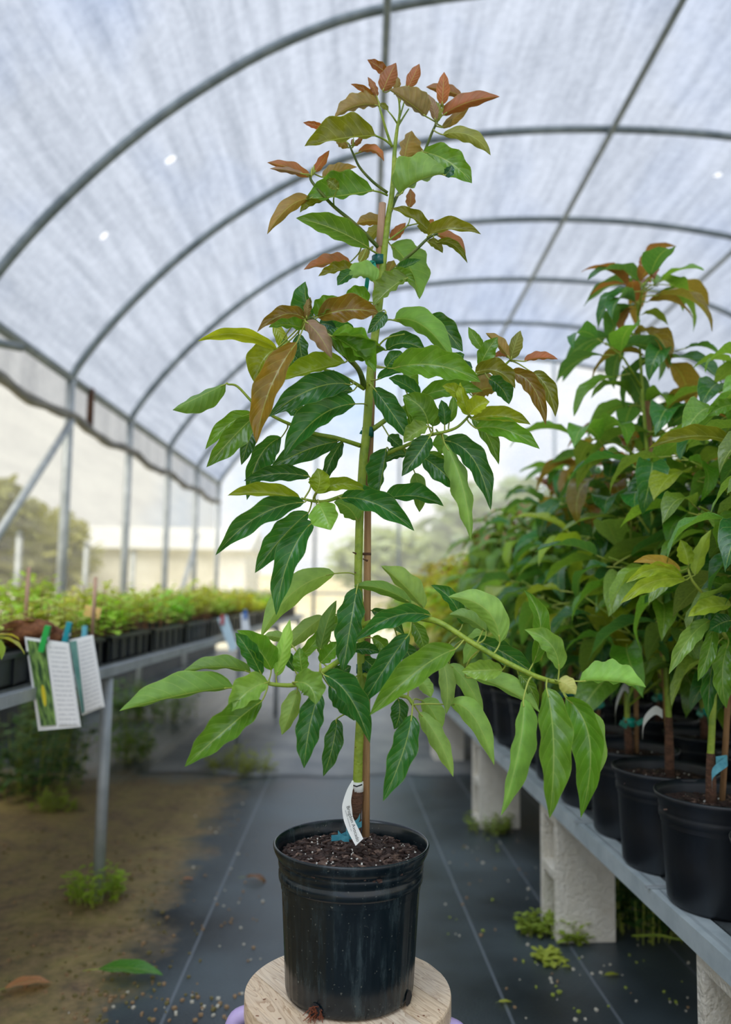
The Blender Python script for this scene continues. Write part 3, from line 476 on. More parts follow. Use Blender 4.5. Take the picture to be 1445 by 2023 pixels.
LEAF_DATA = '''
768 148 748 132 726 118 8 10 1 0 R t
757 180 768 153 783 124 14 14 -2 -2 R u
781 182 785 165 784 150 6 6 2 2 B u
806 174 818 150 829 126 10 10 0 0 R u
745 191 738 172 727 152 6 6 -2 -2 R u
740 190 718 176 693 166 5 6 -1 -2 R t
749 209 706 209 661 232 6 22 -2 -5 B u
751 206 760 210 768 219 5 5 0 0 O t
842 230 812 206 770 176 5 30 -4 -5 B u
874 207 876 175 878 142 11 11 1 1 R u
912 190 878 178 842 172 8 12 5 5 R u
875 228 926 202 988 191 17 10 2 -1 R u
875 250 900 232 930 206 7 9 4 3 B u
860 238 856 212 846 186 7 8 -1 -1 M u
874 252 884 245 894 234 5 5 3 3 B u
862 240 866 222 862 200 6 7 0 0 O u
742 268 676 274 602 289 3 40 -2 -7 O t
642 254 622 247 599 242 6 6 0 -1 R t
688 292 676 282 663 274 8 6 -2 -2 B u
700 288 709 280 717 270 5 4 -3 -3 R u
698 290 697 282 696 274 3 3 -3 -3 R u
708 302 738 297 759 319 10 4 -3 -4 R u
612 350 574 332 528 321 8 11 -6 -9 R u
600 344 566 336 533 333 5 5 -8 -10 M u
622 340 636 320 651 297 8 7 -6 -6 R u
637 350 668 340 706 330 15 3 -4 -3 B u
737 377 668 388 604 392 3 42 -2 -6 G t
668 374 657 362 645 356 9 9 -7 -7 O t
645 395 618 402 593 420 3 15 -4 -6 O t
612 393 570 410 528 463 10 15 -6 -9 B u
730 490 658 452 585 431 14 24 -5 -11 G t
754 440 730 436 704 444 8 13 3 4 B u
750 446 738 462 724 476 8 12 2 3 O u
730 492 718 506 712 522 8 8 3 3 O u
772 474 786 458 802 440 9 9 2 2 R u
808 410 812 392 811 372 8 8 3 3 R u
848 457 816 430 772 412 3 15 -1 -2 O t
846 467 890 452 951 463 20 3 -4 -7 O t
845 444 852 438 858 434 4 4 1 1 R u
862 464 896 476 920 506 12 7 -1 -3 R u
864 479 897 484 924 520 8 6 -4 -6 O t
845 477 862 484 875 500 9 6 -3 -4 O t
850 462 838 452 824 446 6 8 0 0 O t
800 314 804 286 814 258 10 26 4 5 B u
791 384 830 356 888 342 46 3 -5 -8 G u
878 346 888 338 893 326 8 9 -8.2 -8.6 T t
836 300 888 320 933 362 24 22 2 -2 G t
875 266 930 268 970 307 12 13 1 -2 O u
692 518 650 521 600 533 3 17 1 -1 R u
704 532 668 534 629 546 3 15 0 -1 O t
698 538 682 548 667 564 8 12 -5 -7 D t
742 560 716 545 684 556 2 25 -4 -6 P u
728 596 706 584 682 590 3 17 -3 -4 G t
806 548 772 570 738 604 6 27 -4 -7 P t
768 549 795 546 821 559 15 8 -3 -4 G t
772 484 808 526 829 591 33 12 2 1 G u
785 531 808 524 832 513 11 2 -2 -3 D t
766 540 772 528 779 514 10 10 3 3 B u
619 624 606 594 604 556 26 6 -9 -10 D t
606 628 608 606 614 587 6 7 -12 -12 B u
624 625 645 606 674 589 19 6 -9 -9 G t
628 627 690 612 749 620 26 18 -10 -11 B t
604 630 560 622 508 656 6 15 -11 -14 B t
607 653 570 642 531 647 5 17 -9 -12 G t
604 635 632 664 656 708 15 14 -12 -15 M u
548 690 470 660 391 674 11 11 -7 -12 Y t
546 690 520 712 504 757 14 28 -5 -7 Y t
587 676 534 768 507 876 15 28 -12 -16 B t
682 716 618 732 553 752 4 28 -7 -9 Y t
694 760 618 768 530 824 22 24 -7 -12 D t
698 772 655 776 606 800 9 12 -4 -6 D t
703 798 628 826 561 906 15 32 -4 -11 D t
604 822 582 808 558 806 12 12 -5 -5 D t
498 817 450 840 406 888 10 15 -6 -9 G t
503 822 460 864 408 923 22 17 -8 -12 G t
503 846 490 876 477 919 13 11 -6 -7 D t
446 759 392 784 341 810 26 5 -7 -10 G u
556 864 512 904 488 988 24 14 -2 -4 D t
668 872 604 890 534 926 18 22 -2 -5 D t
678 872 654 910 634 968 12 9 -1 -2 D t
612 942 548 936 482 950 12 15 -5 -8 D t
594 986 520 974 450 979 5 18 -8 -12 Y t
624 973 632 950 627 925 18 17 -9 -9.5 Y t
626 975 672 956 729 970 12 10 -8.5 -8 Y t
602 992 510 1020 426 1097 18 20 -8 -13 D t
610 1012 556 1064 504 1132 18 23 -6 -10 D t
619 1030 572 1102 546 1216 18 24 -8 -12 D t
630 994 642 1018 654 1047 22 26 -9 -12 L t
706 1028 688 1003 660 992 15 20 -1.5 -3 G u
674 984 744 996 819 1049 24 16 -6 -9 D t
764 885 757 932 746 988 3 28 -3 -4 D t
760 988 818 980 877 1000 22 7 1 -1 D t
806 900 784 900 762 914 5 16 2 2 D t
780 632 838 645 896 714 26 13 2 -1 G u
846 628 878 650 915 695 20 20 4 2 D t
764 692 800 678 842 695 20 8 3 2 D t
764 726 780 706 800 704 12 12 2 2 D t
774 728 862 722 950 755 30 20 -4 -8 G t
746 750 782 734 826 728 12 4 -2 -3 D t
798 738 812 746 825 770 12 10 4 4 G t
830 782 800 760 768 747 8 15 1 1 D t
738 766 774 815 809 869 20 15 -5 -7 D t
846 838 832 805 796 782 22 24 -6 -7 G t
817 850 806 816 798 782 5 24 -4 -4 G t
832 785 890 768 954 773 18 12 2 0 G t
925 802 900 774 874 763 9 13 -9 -10 Y t
928 820 916 790 910 755 11 6 -10 -10.5 Y t
928 819 945 802 968 794 18 11 -11 -12 Y t
936 784 960 768 986 772 26 12 6 5 B u
939 737 984 734 1018 768 20 6 2 0 O t
966 748 992 768 1006 799 18 12 3 2 D t
1008 737 1052 762 1079 840 15 14 1 -2 B t
1052 736 1082 768 1098 824 15 10 3 1 O t
1036 714 1068 708 1103 710 12 2 3 2 R u
1010 710 1018 680 1029 653 9 13 3 3 O u
1007 708 985 680 960 658 5 13 3 4 B u
1003 706 990 703 974 707 1 9 5 5 R u
948 724 964 692 984 666 13 14 3 2 G t
955 690 940 670 926 646 9 9 5 5 G t
896 716 906 706 918 700 9 10 3 3 D t
912 724 922 722 934 728 8 8 3 3 T t
934 828 992 822 1049 839 17 8 -8 -11 Y t
941 846 1002 850 1067 887 19 14 -8 -12 G t
932 824 962 858 986 918 16 10 -3 -4 G t
879 840 878 815 872 790 10 11 -3 -3 D t
888 834 895 808 896 780 8 8 -2 -2 G t
855 842 858 820 853 798 12 12 -2 -2 G t
850 862 828 895 794 941 15 20 -9 -12 D t
846 843 822 854 798 875 9 18 -8 -9 P t
866 856 876 876 868 898 10 21 -2 -2 G u
768 860 780 872 797 886 12 8 0 0 D t
878 870 936 908 970 1008 22 16 -4 -8 D t
879 876 914 958 931 1066 12 20 -6 -9 P u
835 903 872 930 908 968 17 18 -3 -6 D t
841 897 872 912 902 943 11 9 -2 -3 G t
820 934 828 970 829 1012 14 13 1 1 G u
662 1133 578 1172 516 1259 17 24 2 -3 P u
546 1336 560 1282 573 1223 11 13 -13 -13 L u
640 1218 600 1248 563 1286 13 15 0 -2 P u
632 1292 645 1236 665 1186 13 12 -4 -3 G u
706 1160 692 1240 677 1331 19 24 -6 -10 D t
517 1334 492 1286 465 1250 13 16 -14 -16 D t
536 1324 512 1286 468 1245 10 26 -12 -14 G t
496 1329 430 1318 358 1330 3 20 -12 -15 G u
380 1340 358 1338 332 1346 2 8 -13 -14 Y u
462 1358 356 1374 236 1405 3 37 -14 -20 G u
530 1348 490 1366 453 1408 18 26 -15 -19 P t
518 1384 448 1440 365 1515 20 29 -15 -21 G t
588 1362 575 1406 557 1452 12 17 -11 -12 P u
582 1348 612 1356 624 1392 26 17 -15 -18 P t
632 1366 612 1436 601 1518 19 22 -12 -15 D t
666 1420 658 1472 639 1534 15 15 -6 -7 D t
650 1354 682 1384 700 1424 28 20 -8 -9 D t
640 1333 690 1376 731 1468 27 13 -12 -14 D t
598 1330 594 1306 592 1279 13 13 -13 -13.5 G t
584 1326 570 1304 558 1282 7 11 -11 -11 D t
633 1310 652 1290 672 1266 15 11 -6 -6 G t
658 1342 676 1328 694 1316 14 12 -5 -5 D t
572 1268 546 1258 520 1258 8 10 -6 -7 P u
838 1202 798 1156 753 1118 8 24 3 1 P u
814 1193 757 1164 699 1158 9 13 -1 -4 G u
852 1216 778 1218 701 1266 16 16 -9 -12 D t
734 1206 770 1222 800 1256 10 10 3 3 D t
914 1234 893 1186 852 1156 9 15 -6 -6 D t
988 1270 960 1204 886 1179 16 26 -12 -12 P u
961 1248 926 1222 888 1214 8 15 -8 -8 P u
1053 1312 1068 1232 1036 1166 11 17 -12 -12 G t
1105 1324 1088 1272 1037 1244 15 18 -14 -15 P t
1146 1346 1210 1346 1277 1358 34 2 -15 -17 L u
1104 1346 1122 1354 1138 1372 14 14 -17 -18 C u
1035 1380 1026 1480 990 1612 26 12 -16 -20 L u
1080 1358 1094 1474 1086 1617 32 22 -17 -22 G t
1118 1378 1166 1466 1148 1616 22 30 -15 -18 G t
1126 1384 1186 1450 1170 1560 10 12 -14 -16 L u
920 1336 998 1360 1067 1408 24 5 -8 -10 P u
1025 1332 1048 1358 1065 1398 10 10 -9 -9 G t
994 1323 954 1324 912 1326 16 17 -11 -12 L t
934 1263 1000 1292 1061 1336 17 17 -7 -8 D t
956 1242 938 1270 916 1312 16 14 -6 -6 P u
901 1282 824 1326 730 1414 20 28 -13 -18 G t
809 1252 762 1318 713 1398 17 21 -8 -11 D t
875 1306 884 1352 882 1411 14 13 -7 -8 P u
888 1312 925 1352 955 1412 14 15 -5 -6 P u
890 1392 936 1416 977 1512 20 16 -6 -9 P u
828 1407 866 1460 896 1535 15 15 -5 -7 P u
814 1412 796 1488 757 1583 21 22 -10 -14 D t
787 1380 790 1410 779 1441 14 15 -4 -4 D t
834 1384 856 1408 870 1446 19 15 -3 -4 P u
698 1284 724 1282 752 1290 12 9 -3 -3 D t
815 1230 832 1258 838 1292 12 12 -3 -3 G t
826 1340 842 1356 852 1378 12 11 -6 -6 P u
716 1300 740 1320 768 1356 12 14 0 0 D t
735 1260 758 1276 770 1310 10 12 -1 -1 G t
640 1246 668 1230 700 1222 12 10 2 2 G t
590 1300 620 1270 640 1236 10 10 -3 -3 G t
700 1340 684 1372 680 1400 14 12 -2 -2 D t
790 1270 812 1300 824 1340 14 12 0 0 D t
560 670 568 700 566 735 12 12 -4 -4 G t
590 660 594 690 598 720 13 12 -4 -4 D t
640 652 672 648 704 662 16 16 -5 -5 D t
668 690 690 676 716 690 18 20 -9 -10 G t
655 664 700 690 742 736 34 4 -13 -16 G t
655 664 712 670 762 690 6 38 -13 -15 G t
763 618 748 634 726 659 12 10 -12 -13 D t
632 640 646 640 664 648 10 10 -6 -6 T t
530 700 516 730 514 768 12 10 -4 -4 D t
655 745 640 760 618 778 8 8 -3 -3 D t
540 640 556 668 560 700 10 10 -3 -3 Y t
618 700 610 722 600 742 10 12 -3 -3 D t
588 700 576 716 570 740 9 9 -2 -2 D t
'''
def leaf_mesh(spec, rnd, BP=BP):
    bx, by, mx, my, tx, ty, wl, wr, z0, z1 = spec[:10]; top = spec[11] == 't'; wl, wr = wl * 1.22, wr * 1.22
    B, Mi, Tp = np.array((bx, by)), np.array((mx, my)), np.array((tx, ty)); Cc = 2 * Mi - (B + Tp) / 2
    ln = np.linalg.norm(Mi - B) + np.linalg.norm(Tp - Mi); W = max(wl, wr, ln * .15) * 1.16
    ns = 22; off = (1.0, .78, .52, .26, 0.0); vs = []; uv = []
    sg = -1 if top else 1; wav = W * .17 * rnd.uniform(.5, 1.4); f1 = rnd.uniform(2.5, 4.2); p1 = rnd.uniform(0, 6.28); p2 = rnd.uniform(0, 6.28)
    for i in range(ns):
        v = i / (ns - 1); P = (1 - v) ** 2 * B + 2 * v * (1 - v) * Cc + v * v * Tp; d = 2 * (1 - v) * (Cc - B) + 2 * v * (Tp - Cc); d /= max(np.linalg.norm(d), 1e-6)
        pr = math.sin(math.pi * min(1, max(0, v)) ** 0.84) ** 0.66 if 0 < v < 1 else 0.0
        if v > .80: pr *= 1 - .42 * ((v - .80) / .20)
        pr = max(pr, .02 if i == 0 else 0.004)
        z = z0 + (z1 - z0) * v - 1.2 * math.sin(math.pi * v) * (ln / 150)
        Lp = np.array((d[1], -d[0]))
        def edge(w, side, k, ph):
            dz = math.sqrt(max(W * W - w * w, 0)) * sg * .85 if w < W else 0
            cur = math.sin(k * math.pi) * W * .10 * (-sg)
            wv = wav * k * k * math.sin(v * math.pi * 2 * f1 + ph) * (1 if v < .93 else 0)
            q = P + Lp * side * (w * k + wv * .42) * pr; zz = z + ((dz * k + cur) * pr + wv * pr) * PX * 100
            return T(q[0], q[1], zz)
        for k in off: vs.append(edge(wl, 1, k, p1)); uv.append((-k, v))
        for k in off[-2::-1]: vs.append(edge(wr, -1, k, p2)); uv.append((k, v))
    n = 9; fs = []
    for i in range(ns - 1):
        for j in range(n - 1):
            a = i * n + j; q = (a, a + 1, a + n + 1, a + n); fs.append(q)
    # the side wound towards the camera is the upper face when the leaf shows its top
    a, b_, c = vs[10 * n + 1], vs[10 * n + 2], vs[11 * n + 2]; nn = (b_ - a).cross(c - a); view = vs[10 * n + 2] + TL - Vector(CAM)
    a2, b2, c2 = vs[10 * n + 6], vs[10 * n + 7], vs[11 * n + 7]; nn2 = (b2 - a2).cross(c2 - a2)
    tow = (nn.dot(view) + nn2.dot(view)) < 0
    if tow != top: fs = [q[::-1] for q in fs]
    base = vs[4].copy()
    # stalk back to the nearest twig
    d2 = (BP[:, 0] - bx) ** 2 + (BP[:, 1] - by) ** 2 + (3 * (BP[:, 2] - z0)) ** 2; i = int(d2.argmin()); tgt = BP[i]
    mi = [0] * len(fs); pl = math.hypot(tgt[0] - bx, tgt[1] - by)
    if pl < 85:
        s = T(*tgt); dirb = (vs[n * 2 + 4] - base).normalized() * min((base - s).length * .5, .02)
        P = [s, (s + base) * .5 - dirb * .35 + Vector((0, 0, .002)), base, vs[n * 2 + 4]]
        tb = MB().tube(smooth_path(P, 4), np.linspace(1.7, 1.25, 13) * PX, 6); k0 = len(vs); vs = vs + [Vector(q) for q in tb.v]; fs = fs + [tuple(q + k0 for q in f_) for f_ in tb.f]; mi += [1] * len(tb.f); uv += [(0.5, 0.5)] * len(tb.v)
    return base, [p - base for p in vs], fs, mi, uv
rnd = random.Random(77)
for line in LEAF_DATA.strip().splitlines():
    s = line.split(); spec = [float(a) for a in s[:10]] + [s[10], s[11]]
    base, vs, fs, mi, uv = leaf_mesh(spec, rnd); c = PAL[s[10]]; j = [rnd.uniform(.9, 1.1)] * 3
    col = s2l([min(255, a * k * rnd.uniform(.96, 1.04)) for a, k in zip(c, j)]) + (1,)
    put('leaf', mesh('leaf', vs, fs, [M_leaf, M_petiole], True, mi, uv), tree, loc=base, color=col)
# small buds at the shoot tips
for x, y, z in ((871, 206, 2.5), (866, 212, 2), (874, 214, 2), (619, 338, -6), (615, 343, -6.2), (697, 284, -3), (790, 196, 0), (800, 180, 0), (1010, 707, 4), (927, 812, -8), (632, 1322, -12), (604, 1338, -13)):
    part('bud', MB().tube([T(x, y + 8, z), T(x + 1, y + 2, z), T(x + 1.5, y - 6, z), T(x + 2, y - 13, z)], [1.2 * PX, 2.6 * PX, 2.2 * PX, .4 * PX], 6), M_petiole)
# ---------------------------------------------------------------- stool
st = put('wooden_stool', None, loc=(-0.018, 1.424, 0.0), label='round planked wooden stool with purple legs under the avocado pot', cat='stool')
def wood_material():
    m = bpy.data.materials.new('pale_wood'); m.use_nodes = True; t = m.node_tree; L = t.links.new; b = t.nodes['Principled BSDF']
    tc = N(t, 'ShaderNodeTexCoord'); oi = N(t, 'ShaderNodeObjectInfo'); ad = N(t, 'ShaderNodeVectorMath', operation='MULTIPLY_ADD'); L(tc.outputs['Object'], ad.inputs[0]); ad.inputs[1].default_value = (1, 1, 1)
    cb = N(t, 'ShaderNodeCombineXYZ'); L(math_n(t, 'MULTIPLY', oi.outputs['Random'], 9.0), cb.inputs[2]); L(cb.outputs[0], ad.inputs[2])
    mp = N(t, 'ShaderNodeMapping'); mp.inputs['Scale'].default_value = (1.0, .10, 1.0); mp.inputs['Rotation'].default_value = (0, 0, 0); L(ad.outputs[0], mp.inputs[0])
    wv = N(t, 'ShaderNodeTexNoise', i_Scale=42.0, i_Detail=3.0, i_Distortion=1.2); L(mp.outputs[0], wv.inputs['Vector'])
    fr = math_n(t, 'FRACT', math_n(t, 'MULTIPLY', wv.outputs['Fac'], 9.0)); f = math_n(t, 'POWER', fr, 3.0)
    n2 = N(t, 'ShaderNodeTexNoise', i_Scale=9.0, i_Detail=4.0); L(ad.outputs[0], n2.inputs['Vector'])
    c = mixc(t, math_n(t, 'MULTIPLY', f, .75), mixc(t, oi.outputs['Random'], rgb(240, 220, 192), rgb(228, 202, 168)), rgb(164, 126, 92)); c = mixc(t, math_n(t, 'MULTIPLY_ADD', n2.outputs['Fac'], 1.4, -.6), c, rgb(196, 184, 172))
    L(c, b.inputs['Base Color']); b.inputs['Roughness'].default_value = .55
    bp = N(t, 'ShaderNodeBump', i_Strength=.25, i_Distance=.002); L(fr, bp.inputs['Height']); L(bp.outputs[0], b.inputs['Normal']); return m
M_wood = wood_material(); M_purple = mat('purple_paint', rgb(178, 158, 206), 0.4, (rgb(194, 176, 216), 12.0, .4, .7))
SR, z0_, z1_ = .172, .435, .470; ang = math.radians(35)
cuts = [-.18, -.105, -.035, .035, .100, .18]
for i in range(5):
    a, b_ = cuts[i] + .0007, cuts[i + 1] - .0007; vs = []; out = []
    xs = np.linspace(max(a, -SR + 1e-4), min(b_, SR - 1e-4), 14)
    ring = [(x, -math.sqrt(max(SR * SR - x * x, 0))) for x in xs] + [(x, math.sqrt(max(SR * SR - x * x, 0))) for x in xs[::-1]]; k = len(ring); mb = MB()
    levels = [(z0_, .985), (z0_ + .004, 1.0), (z1_ - .004, 1.0), (z1_ - .001, .992), (z1_, .98)]
    mb.add([(x * s if abs(abs(x) - .0) > 9 else x, y * s, z) for z, s in levels for x, y in ring], [(l * k + j, l * k + (j + 1) % k, (l + 1) * k + (j + 1) % k, (l + 1) * k + j) for l in range(4) for j in range(k)] + [tuple(range(k))[::-1], tuple(4 * k + j for j in range(k))])
    put('seat_plank', mb.me('seat_plank', M_wood, False), st, rot=(0, 0, ang))
for a in (180, 350, 65, 115):
    q = math.radians(a); c, s = math.cos(q), math.sin(q)
    put('leg', MB().tube(smooth_path([(c * .12, s * .12, .430), (c * .170, s * .170, .428), (c * .192, s * .192, .408), (c * .20, s * .20, .34), (c * .204, s * .204, .2), (c * .215, s * .215, .004)], 5), .0135, 10).me('leg', M_purple), st)
put('ring_brace', MB().tube([(.195 * math.cos(k * math.pi / 18), .195 * math.sin(k * math.pi / 18), .16) for k in range(37)], .008, 8).me('ring_brace', M_purple), st)
# ================================================================ right bench and its potted trees
def rx(y): return 0.79 - 0.061 * y                       # aisle edge of the right bench
RA = math.atan2(0.061, 1.0); BZ = 0.455
rb = put('plant_bench', None, loc=(rx(0), 0, 0), rot=(0, 0, RA), label='low galvanised bench on concrete blocks carrying the potted trees', cat='bench')
M_deck = mat('deck_metal', rgb(92, 98, 100), .5, (rgb(140, 146, 148), 14., .4, .7), None, .6)
M_rail = mat('rail_metal', rgb(178, 190, 194), .38, (rgb(208, 218, 220), 10., .35, .7), None, .2)
put('front_rail', MB().box((0.012, 4.7, .432), (.026, 8.6, .046)).box((0.035, 4.7, .452), (.04, 8.6, .006)).me('front_rail', M_rail, False), rb)
put('back_rail', MB().box((1.55, 4.7, .432), (.026, 8.6, .046)).me('back_rail', M_rail, False), rb)
for i, y in enumerate(np.arange(.6, 9.0, .6)): put('cross_bar', MB().box((.78, y, .426), (1.5, .03, .03)).me('cross_bar', M_deck, False), rb)
slat = MB().box((0, 0, .452), (.028, 8.6, .005)).me('deck_slat', M_deck, False)
for x in np.arange(.075, 1.55, .043): put('deck_slat', slat, rb, loc=(x, 4.7, 0))
for y in (1.95, 2.47, 3.4): put('rail_clip', MB().box((.02, y, .458), (.06, .012, .004)).me('rail_clip', M_steel, False), rb)
M_block = mat('concrete_block', rgb(216, 208, 190), .92, (rgb(232, 226, 212), 16., .35, .7), (90., .9))
b = MB()
for yy in (-.081, .081): b.box((0, yy, .2015), (.196, .032, .403))
for zz in (.017, .2015, .386): b.box((0, 0, zz), (.196, .132, .034))
block_me = b.me('concrete_block', M_block, False)
bl = [(1.72, 'concrete block at the lower right corner under the near bench end'), (2.89, 'concrete block standing on end under the bench, second nearest, moss at foot'), (4.13, 'concrete block under the bench, third from the front'), (5.55, 'concrete block under the bench beside the trunk, fourth from the front'), (7.0, 'farthest concrete block under the front of the right bench')]
for y, lab in bl:
    o = put('concrete_block', block_me, loc=(rx(y) + .118, y - (.05 if y < 5 else 0), 0), rot=(0, 0, RA), label=lab, cat='block', group='concrete blocks under the right bench')
    m_ = o.modifiers.new('bevel', 'BEVEL'); m_.width = .004; m_.segments = 2
for y, od in ((2.9, 'nearest'), (4.13, 'second nearest'), (5.55, 'third nearest'), (7.0, 'farthest')):
    put('concrete_block', block_me, loc=(rx(y) + 1.45, y, 0), rot=(0, 0, RA), label='shaded concrete block under the back edge of the right bench, ' + od, cat='block', group='concrete blocks under the back of the bench')
# --- shared leaf meshes for the nursery trees (base at the origin, blade along +X, upper face +Z)
def gen_leaf(droop, fold, curl, wid, seed):
    r = random.Random(seed); vs = []; uv = []; ns = 12; n = 5; x = z = 0.0; a = .35
    for i in range(ns):
        v = i / (ns - 1); pr = (math.sin(math.pi * v ** .86) ** .8 if 0 < v < 1 else 0) * (1 - .3 * max(0, (v - .8) / .2)) + .006; a = .35 - droop * v
        for j in (-1, -.5, 0, .5, 1):
            wv = curl * math.sin(v * 17 + j * 2 + seed) * j * j * .02
            vs.append((x + .0, j * wid * pr * math.cos(fold * abs(j)), z + abs(j) * wid * pr * math.sin(fold) + wv)); uv.append((j, v))
        x += math.cos(a) / (ns - 1); z += math.sin(a) / (ns - 1)
    fs = [(i * n + j, (i + 1) * n + j, (i + 1) * n + j + 1, i * n + j + 1) for i in range(ns - 1) for j in range(n - 1)]
    tb = MB().tube([(-.22, 0, -.06), (-.1, 0, -.02), (.02, 0, .008)], .010, 5); k = len(vs); mi = [0] * len(fs) + [1] * len(tb.f)
    return vs + tb.v, fs + [tuple(q + k for q in f_) for f_ in tb.f], mi, uv + [(.5, .5)] * len(tb.v)
GL = [gen_leaf(d, f_, c, w_, s) for s, (d, f_, c, w_) in enumerate(((1.3, .35, 1, .215), (1.8, .45, 1.4, .205), (.9, .3, .8, .22), (1.5, .55, 1.2, .20), (2.1, .4, 1.5, .21)))]
GLM = [mesh('leaf', v, f_, [M_leaf, M_petiole], True, m_, u) for v, f_, m_, u in GL]
prof2 = [(0.0, 0.0), (.100, 0.0), (.1075, .01), (.113, .10), (.117, .178), (.1222, .184), (.1222, .196), (.1200, .203), (.1234, .210), (.1222, .217), (.130, .229), (.1322, .2385), (.1285, .240), (.1235, .225), (.118, .17)]
pot_me = MB().lathe(prof2, 40).me('pot', M_potfar)
vs = [(0, 0, .214)]; n = 28; rnd = random.Random(4)
for r_ in (.06, .121): vs += [(r_ * math.cos(j * 6.2832 / n), r_ * math.sin(j * 6.2832 / n), .21 + rnd.uniform(-.004, .004)) for j in range(n)]
soil_me = mesh('soil', vs, [(0, 1 + j, 1 + (j + 1) % n) for j in range(n)] + [(1 + j, 1 + n + j, 1 + n + (j + 1) % n, 1 + (j + 1) % n) for j in range(n)], M_soil)
chip_me = chips(random.Random(21), 240, .115, .207, 1.25).me('mulch', [M_chip, M_chipd, M_perl], False)
def tree_plan(rnd, h, nbr, dens, spread, lo=.32, lean=(0, 0)):
    """returns trunk points, branch paths and leaf placements for a staked nursery tree; heights above the pot base"""
    tp = [Vector((lean[0] * t * t + .012 * math.sin(5 * t + h * 9), lean[1] * t * t, .2 + (h - .2) * t)) for t in np.linspace(0, 1, 9)]
    def tk(t):
        i = min(int(t * 8), 7); return tp[i].lerp(tp[i + 1], t * 8 - i)
    brs = []; lv = []
    for i in range(nbr):
        t = lo + (1 - lo) * (i + .5) / nbr; az = i * 2.4 + rnd.uniform(-.4, .4); ln = spread * (1.12 - .85 * t) * rnd.uniform(.7, 1.2); s = tk(t); e = s + Vector((math.cos(az) * ln, math.sin(az) * ln, ln * rnd.uniform(.35, .9)))
        brs.append([s, s.lerp(e, .5) + Vector((0, 0, .02)), e])
        for k in range(dens):
            u = 1 - .75 * (k / dens) ** 1.2; p = s.lerp(e, u); la = az + k * 2.4 + rnd.uniform(-.3, .3) if k > 0 else az
            lv.append((p, la, rnd.uniform(-.45, .35) - .2 * (k / dens), rnd.uniform(-.4, .4), rnd.uniform(.155, .225) * (1.1 - .25 * t), t))
    for k in range(9):
        lv.append((tp[-1] - Vector((0, 0, .012 * k)), k * 2.4, rnd.uniform(.1, 1.2) - .08 * k, rnd.uniform(-.3, .3), rnd.uniform(.09, .15), 1.0))
    return tp, brs, lv
def leaf_col(rnd, t):
    k = rnd.random()
    c = ('R' if k < .35 else 'B' if k < .65 else 'O') if t >= 1.0 else ('R' if (t > .85 and k < .10) else 'B' if (t > .75 and k < .35) else 'Y' if k < .12 else 'D' if k > .52 else 'G' if k > .2 else 'P')
    return [min(255, a * rnd.uniform(.92, 1.1)) for a in PAL[c]]
def leaf_rot(la, pt, ro): return Matrix.Rotation(la, 3, 'Z') @ Matrix.Rotation(-pt, 3, 'Y') @ Matrix.Rotation(ro, 3, 'X')
def nursery_tree(x, y, h, seed, label, group=None, nbr=13, dens=7, spread=.27, lo=.32, stake=True, lean=(0, 0), tint=None, ties=(.5,), scale=1.0):
    rnd = random.Random(seed); o = put('potted_avocado_tree', None, loc=(x, y, BZ), rot=(0, 0, 0), label=label, cat='potted tree', group=group)
    put('pot', pot_me, o); put('soil', soil_me, o); put('mulch', chip_me, o, rot=(0, 0, seed * 1.3), kind='stuff')
    tp, brs, lv = tree_plan(rnd, h, nbr, dens, spread, lo, lean)
    put('trunk', MB().tube(tp, np.linspace(.009, .003, len(tp)), 8).me('trunk', M_stem), o)
    put('rootstock', MB().tube([tp[0], tp[0].lerp(tp[1], .5), tp[1]], [.0125, .012, .0095], 8).me('rootstock', M_bark), o)
    for b_ in brs: put('branch', MB().tube(b_, [.0035, .003, .002], 6).me('branch', M_stem), o)
    if stake:
        e = tp[6] + Vector((.016, .012, 0)); put('stake', MB().tube([(.018, .014, .2), e], .007, 8).me('stake', M_stake), o)
    for t in ties:
        p = tp[0].lerp(tp[-1], t); i = min(int(t * 8), 7); p = tp[i].lerp(tp[i + 1], t * 8 - i)
        tt = put('plant_tie', MB().tube([p + Vector((.007, .005, -.012)), p + Vector((.007, .005, .012))], .017, 10).me('plant_tie', M_tape), o)
        put('tape_tail', MB().box(p + Vector((-.018, -.02, -.004)), (.026, .003, .014), 0, Euler((0, .5, .4)).to_matrix()).box(p + Vector((.03, -.02, .004)), (.026, .003, .014), 0, Euler((0, -.4, .2)).to_matrix()).me('tape_tail', M_tape, False), tt)
    for p, la, pt, ro, s, t in lv:
        c = s2l(leaf_col(rnd, t) if tint is None or rnd.random() > .7 else [min(255, a * rnd.uniform(.9, 1.1)) for a in tint]) + (1,)
        R = leaf_rot(la, pt, ro); put('leaf', GLM[rnd.randrange(5)], o, loc=p + R @ Vector((.2 * s, 0, 0)), rot=R.to_euler(), sc=s * scale, color=c)
    return o
# joined foliage, for the trees too far down the bench to pick leaves apart
far_fol = []
for k in range(3):
    rnd = random.Random(60 + k); tp, brs, lv = tree_plan(rnd, .98, 15, 7, .29, .12); V = []; F = []; MI = []
    for p, la, pt, ro, s, t in lv:
        v, f_, m_, u = GL[rnd.randrange(5)]; R = np.array(leaf_rot(la, pt, ro)) * s; q = np.array(v) @ R.T + np.array(p); b0 = len(V); V += [tuple(a) for a in q]; F += [tuple(i + b0 for i in ff) for ff in f_]; MI += [2 if (t > .85 and a == 0 and rnd.random() < .2) else a for a in m_]
    far_fol.append((V, F, MI, tp))
M_red = mat('red_new_leaf', rgb(150, 96, 48), .5)
far_me = [(mesh('foliage', V, F, [M_leaf_plain, M_petiole, M_red], True, MI), MB().tube(tp, np.linspace(.009, .003, len(tp)), 8).me('trunk', M_stem)) for V, F, MI, tp in far_fol]
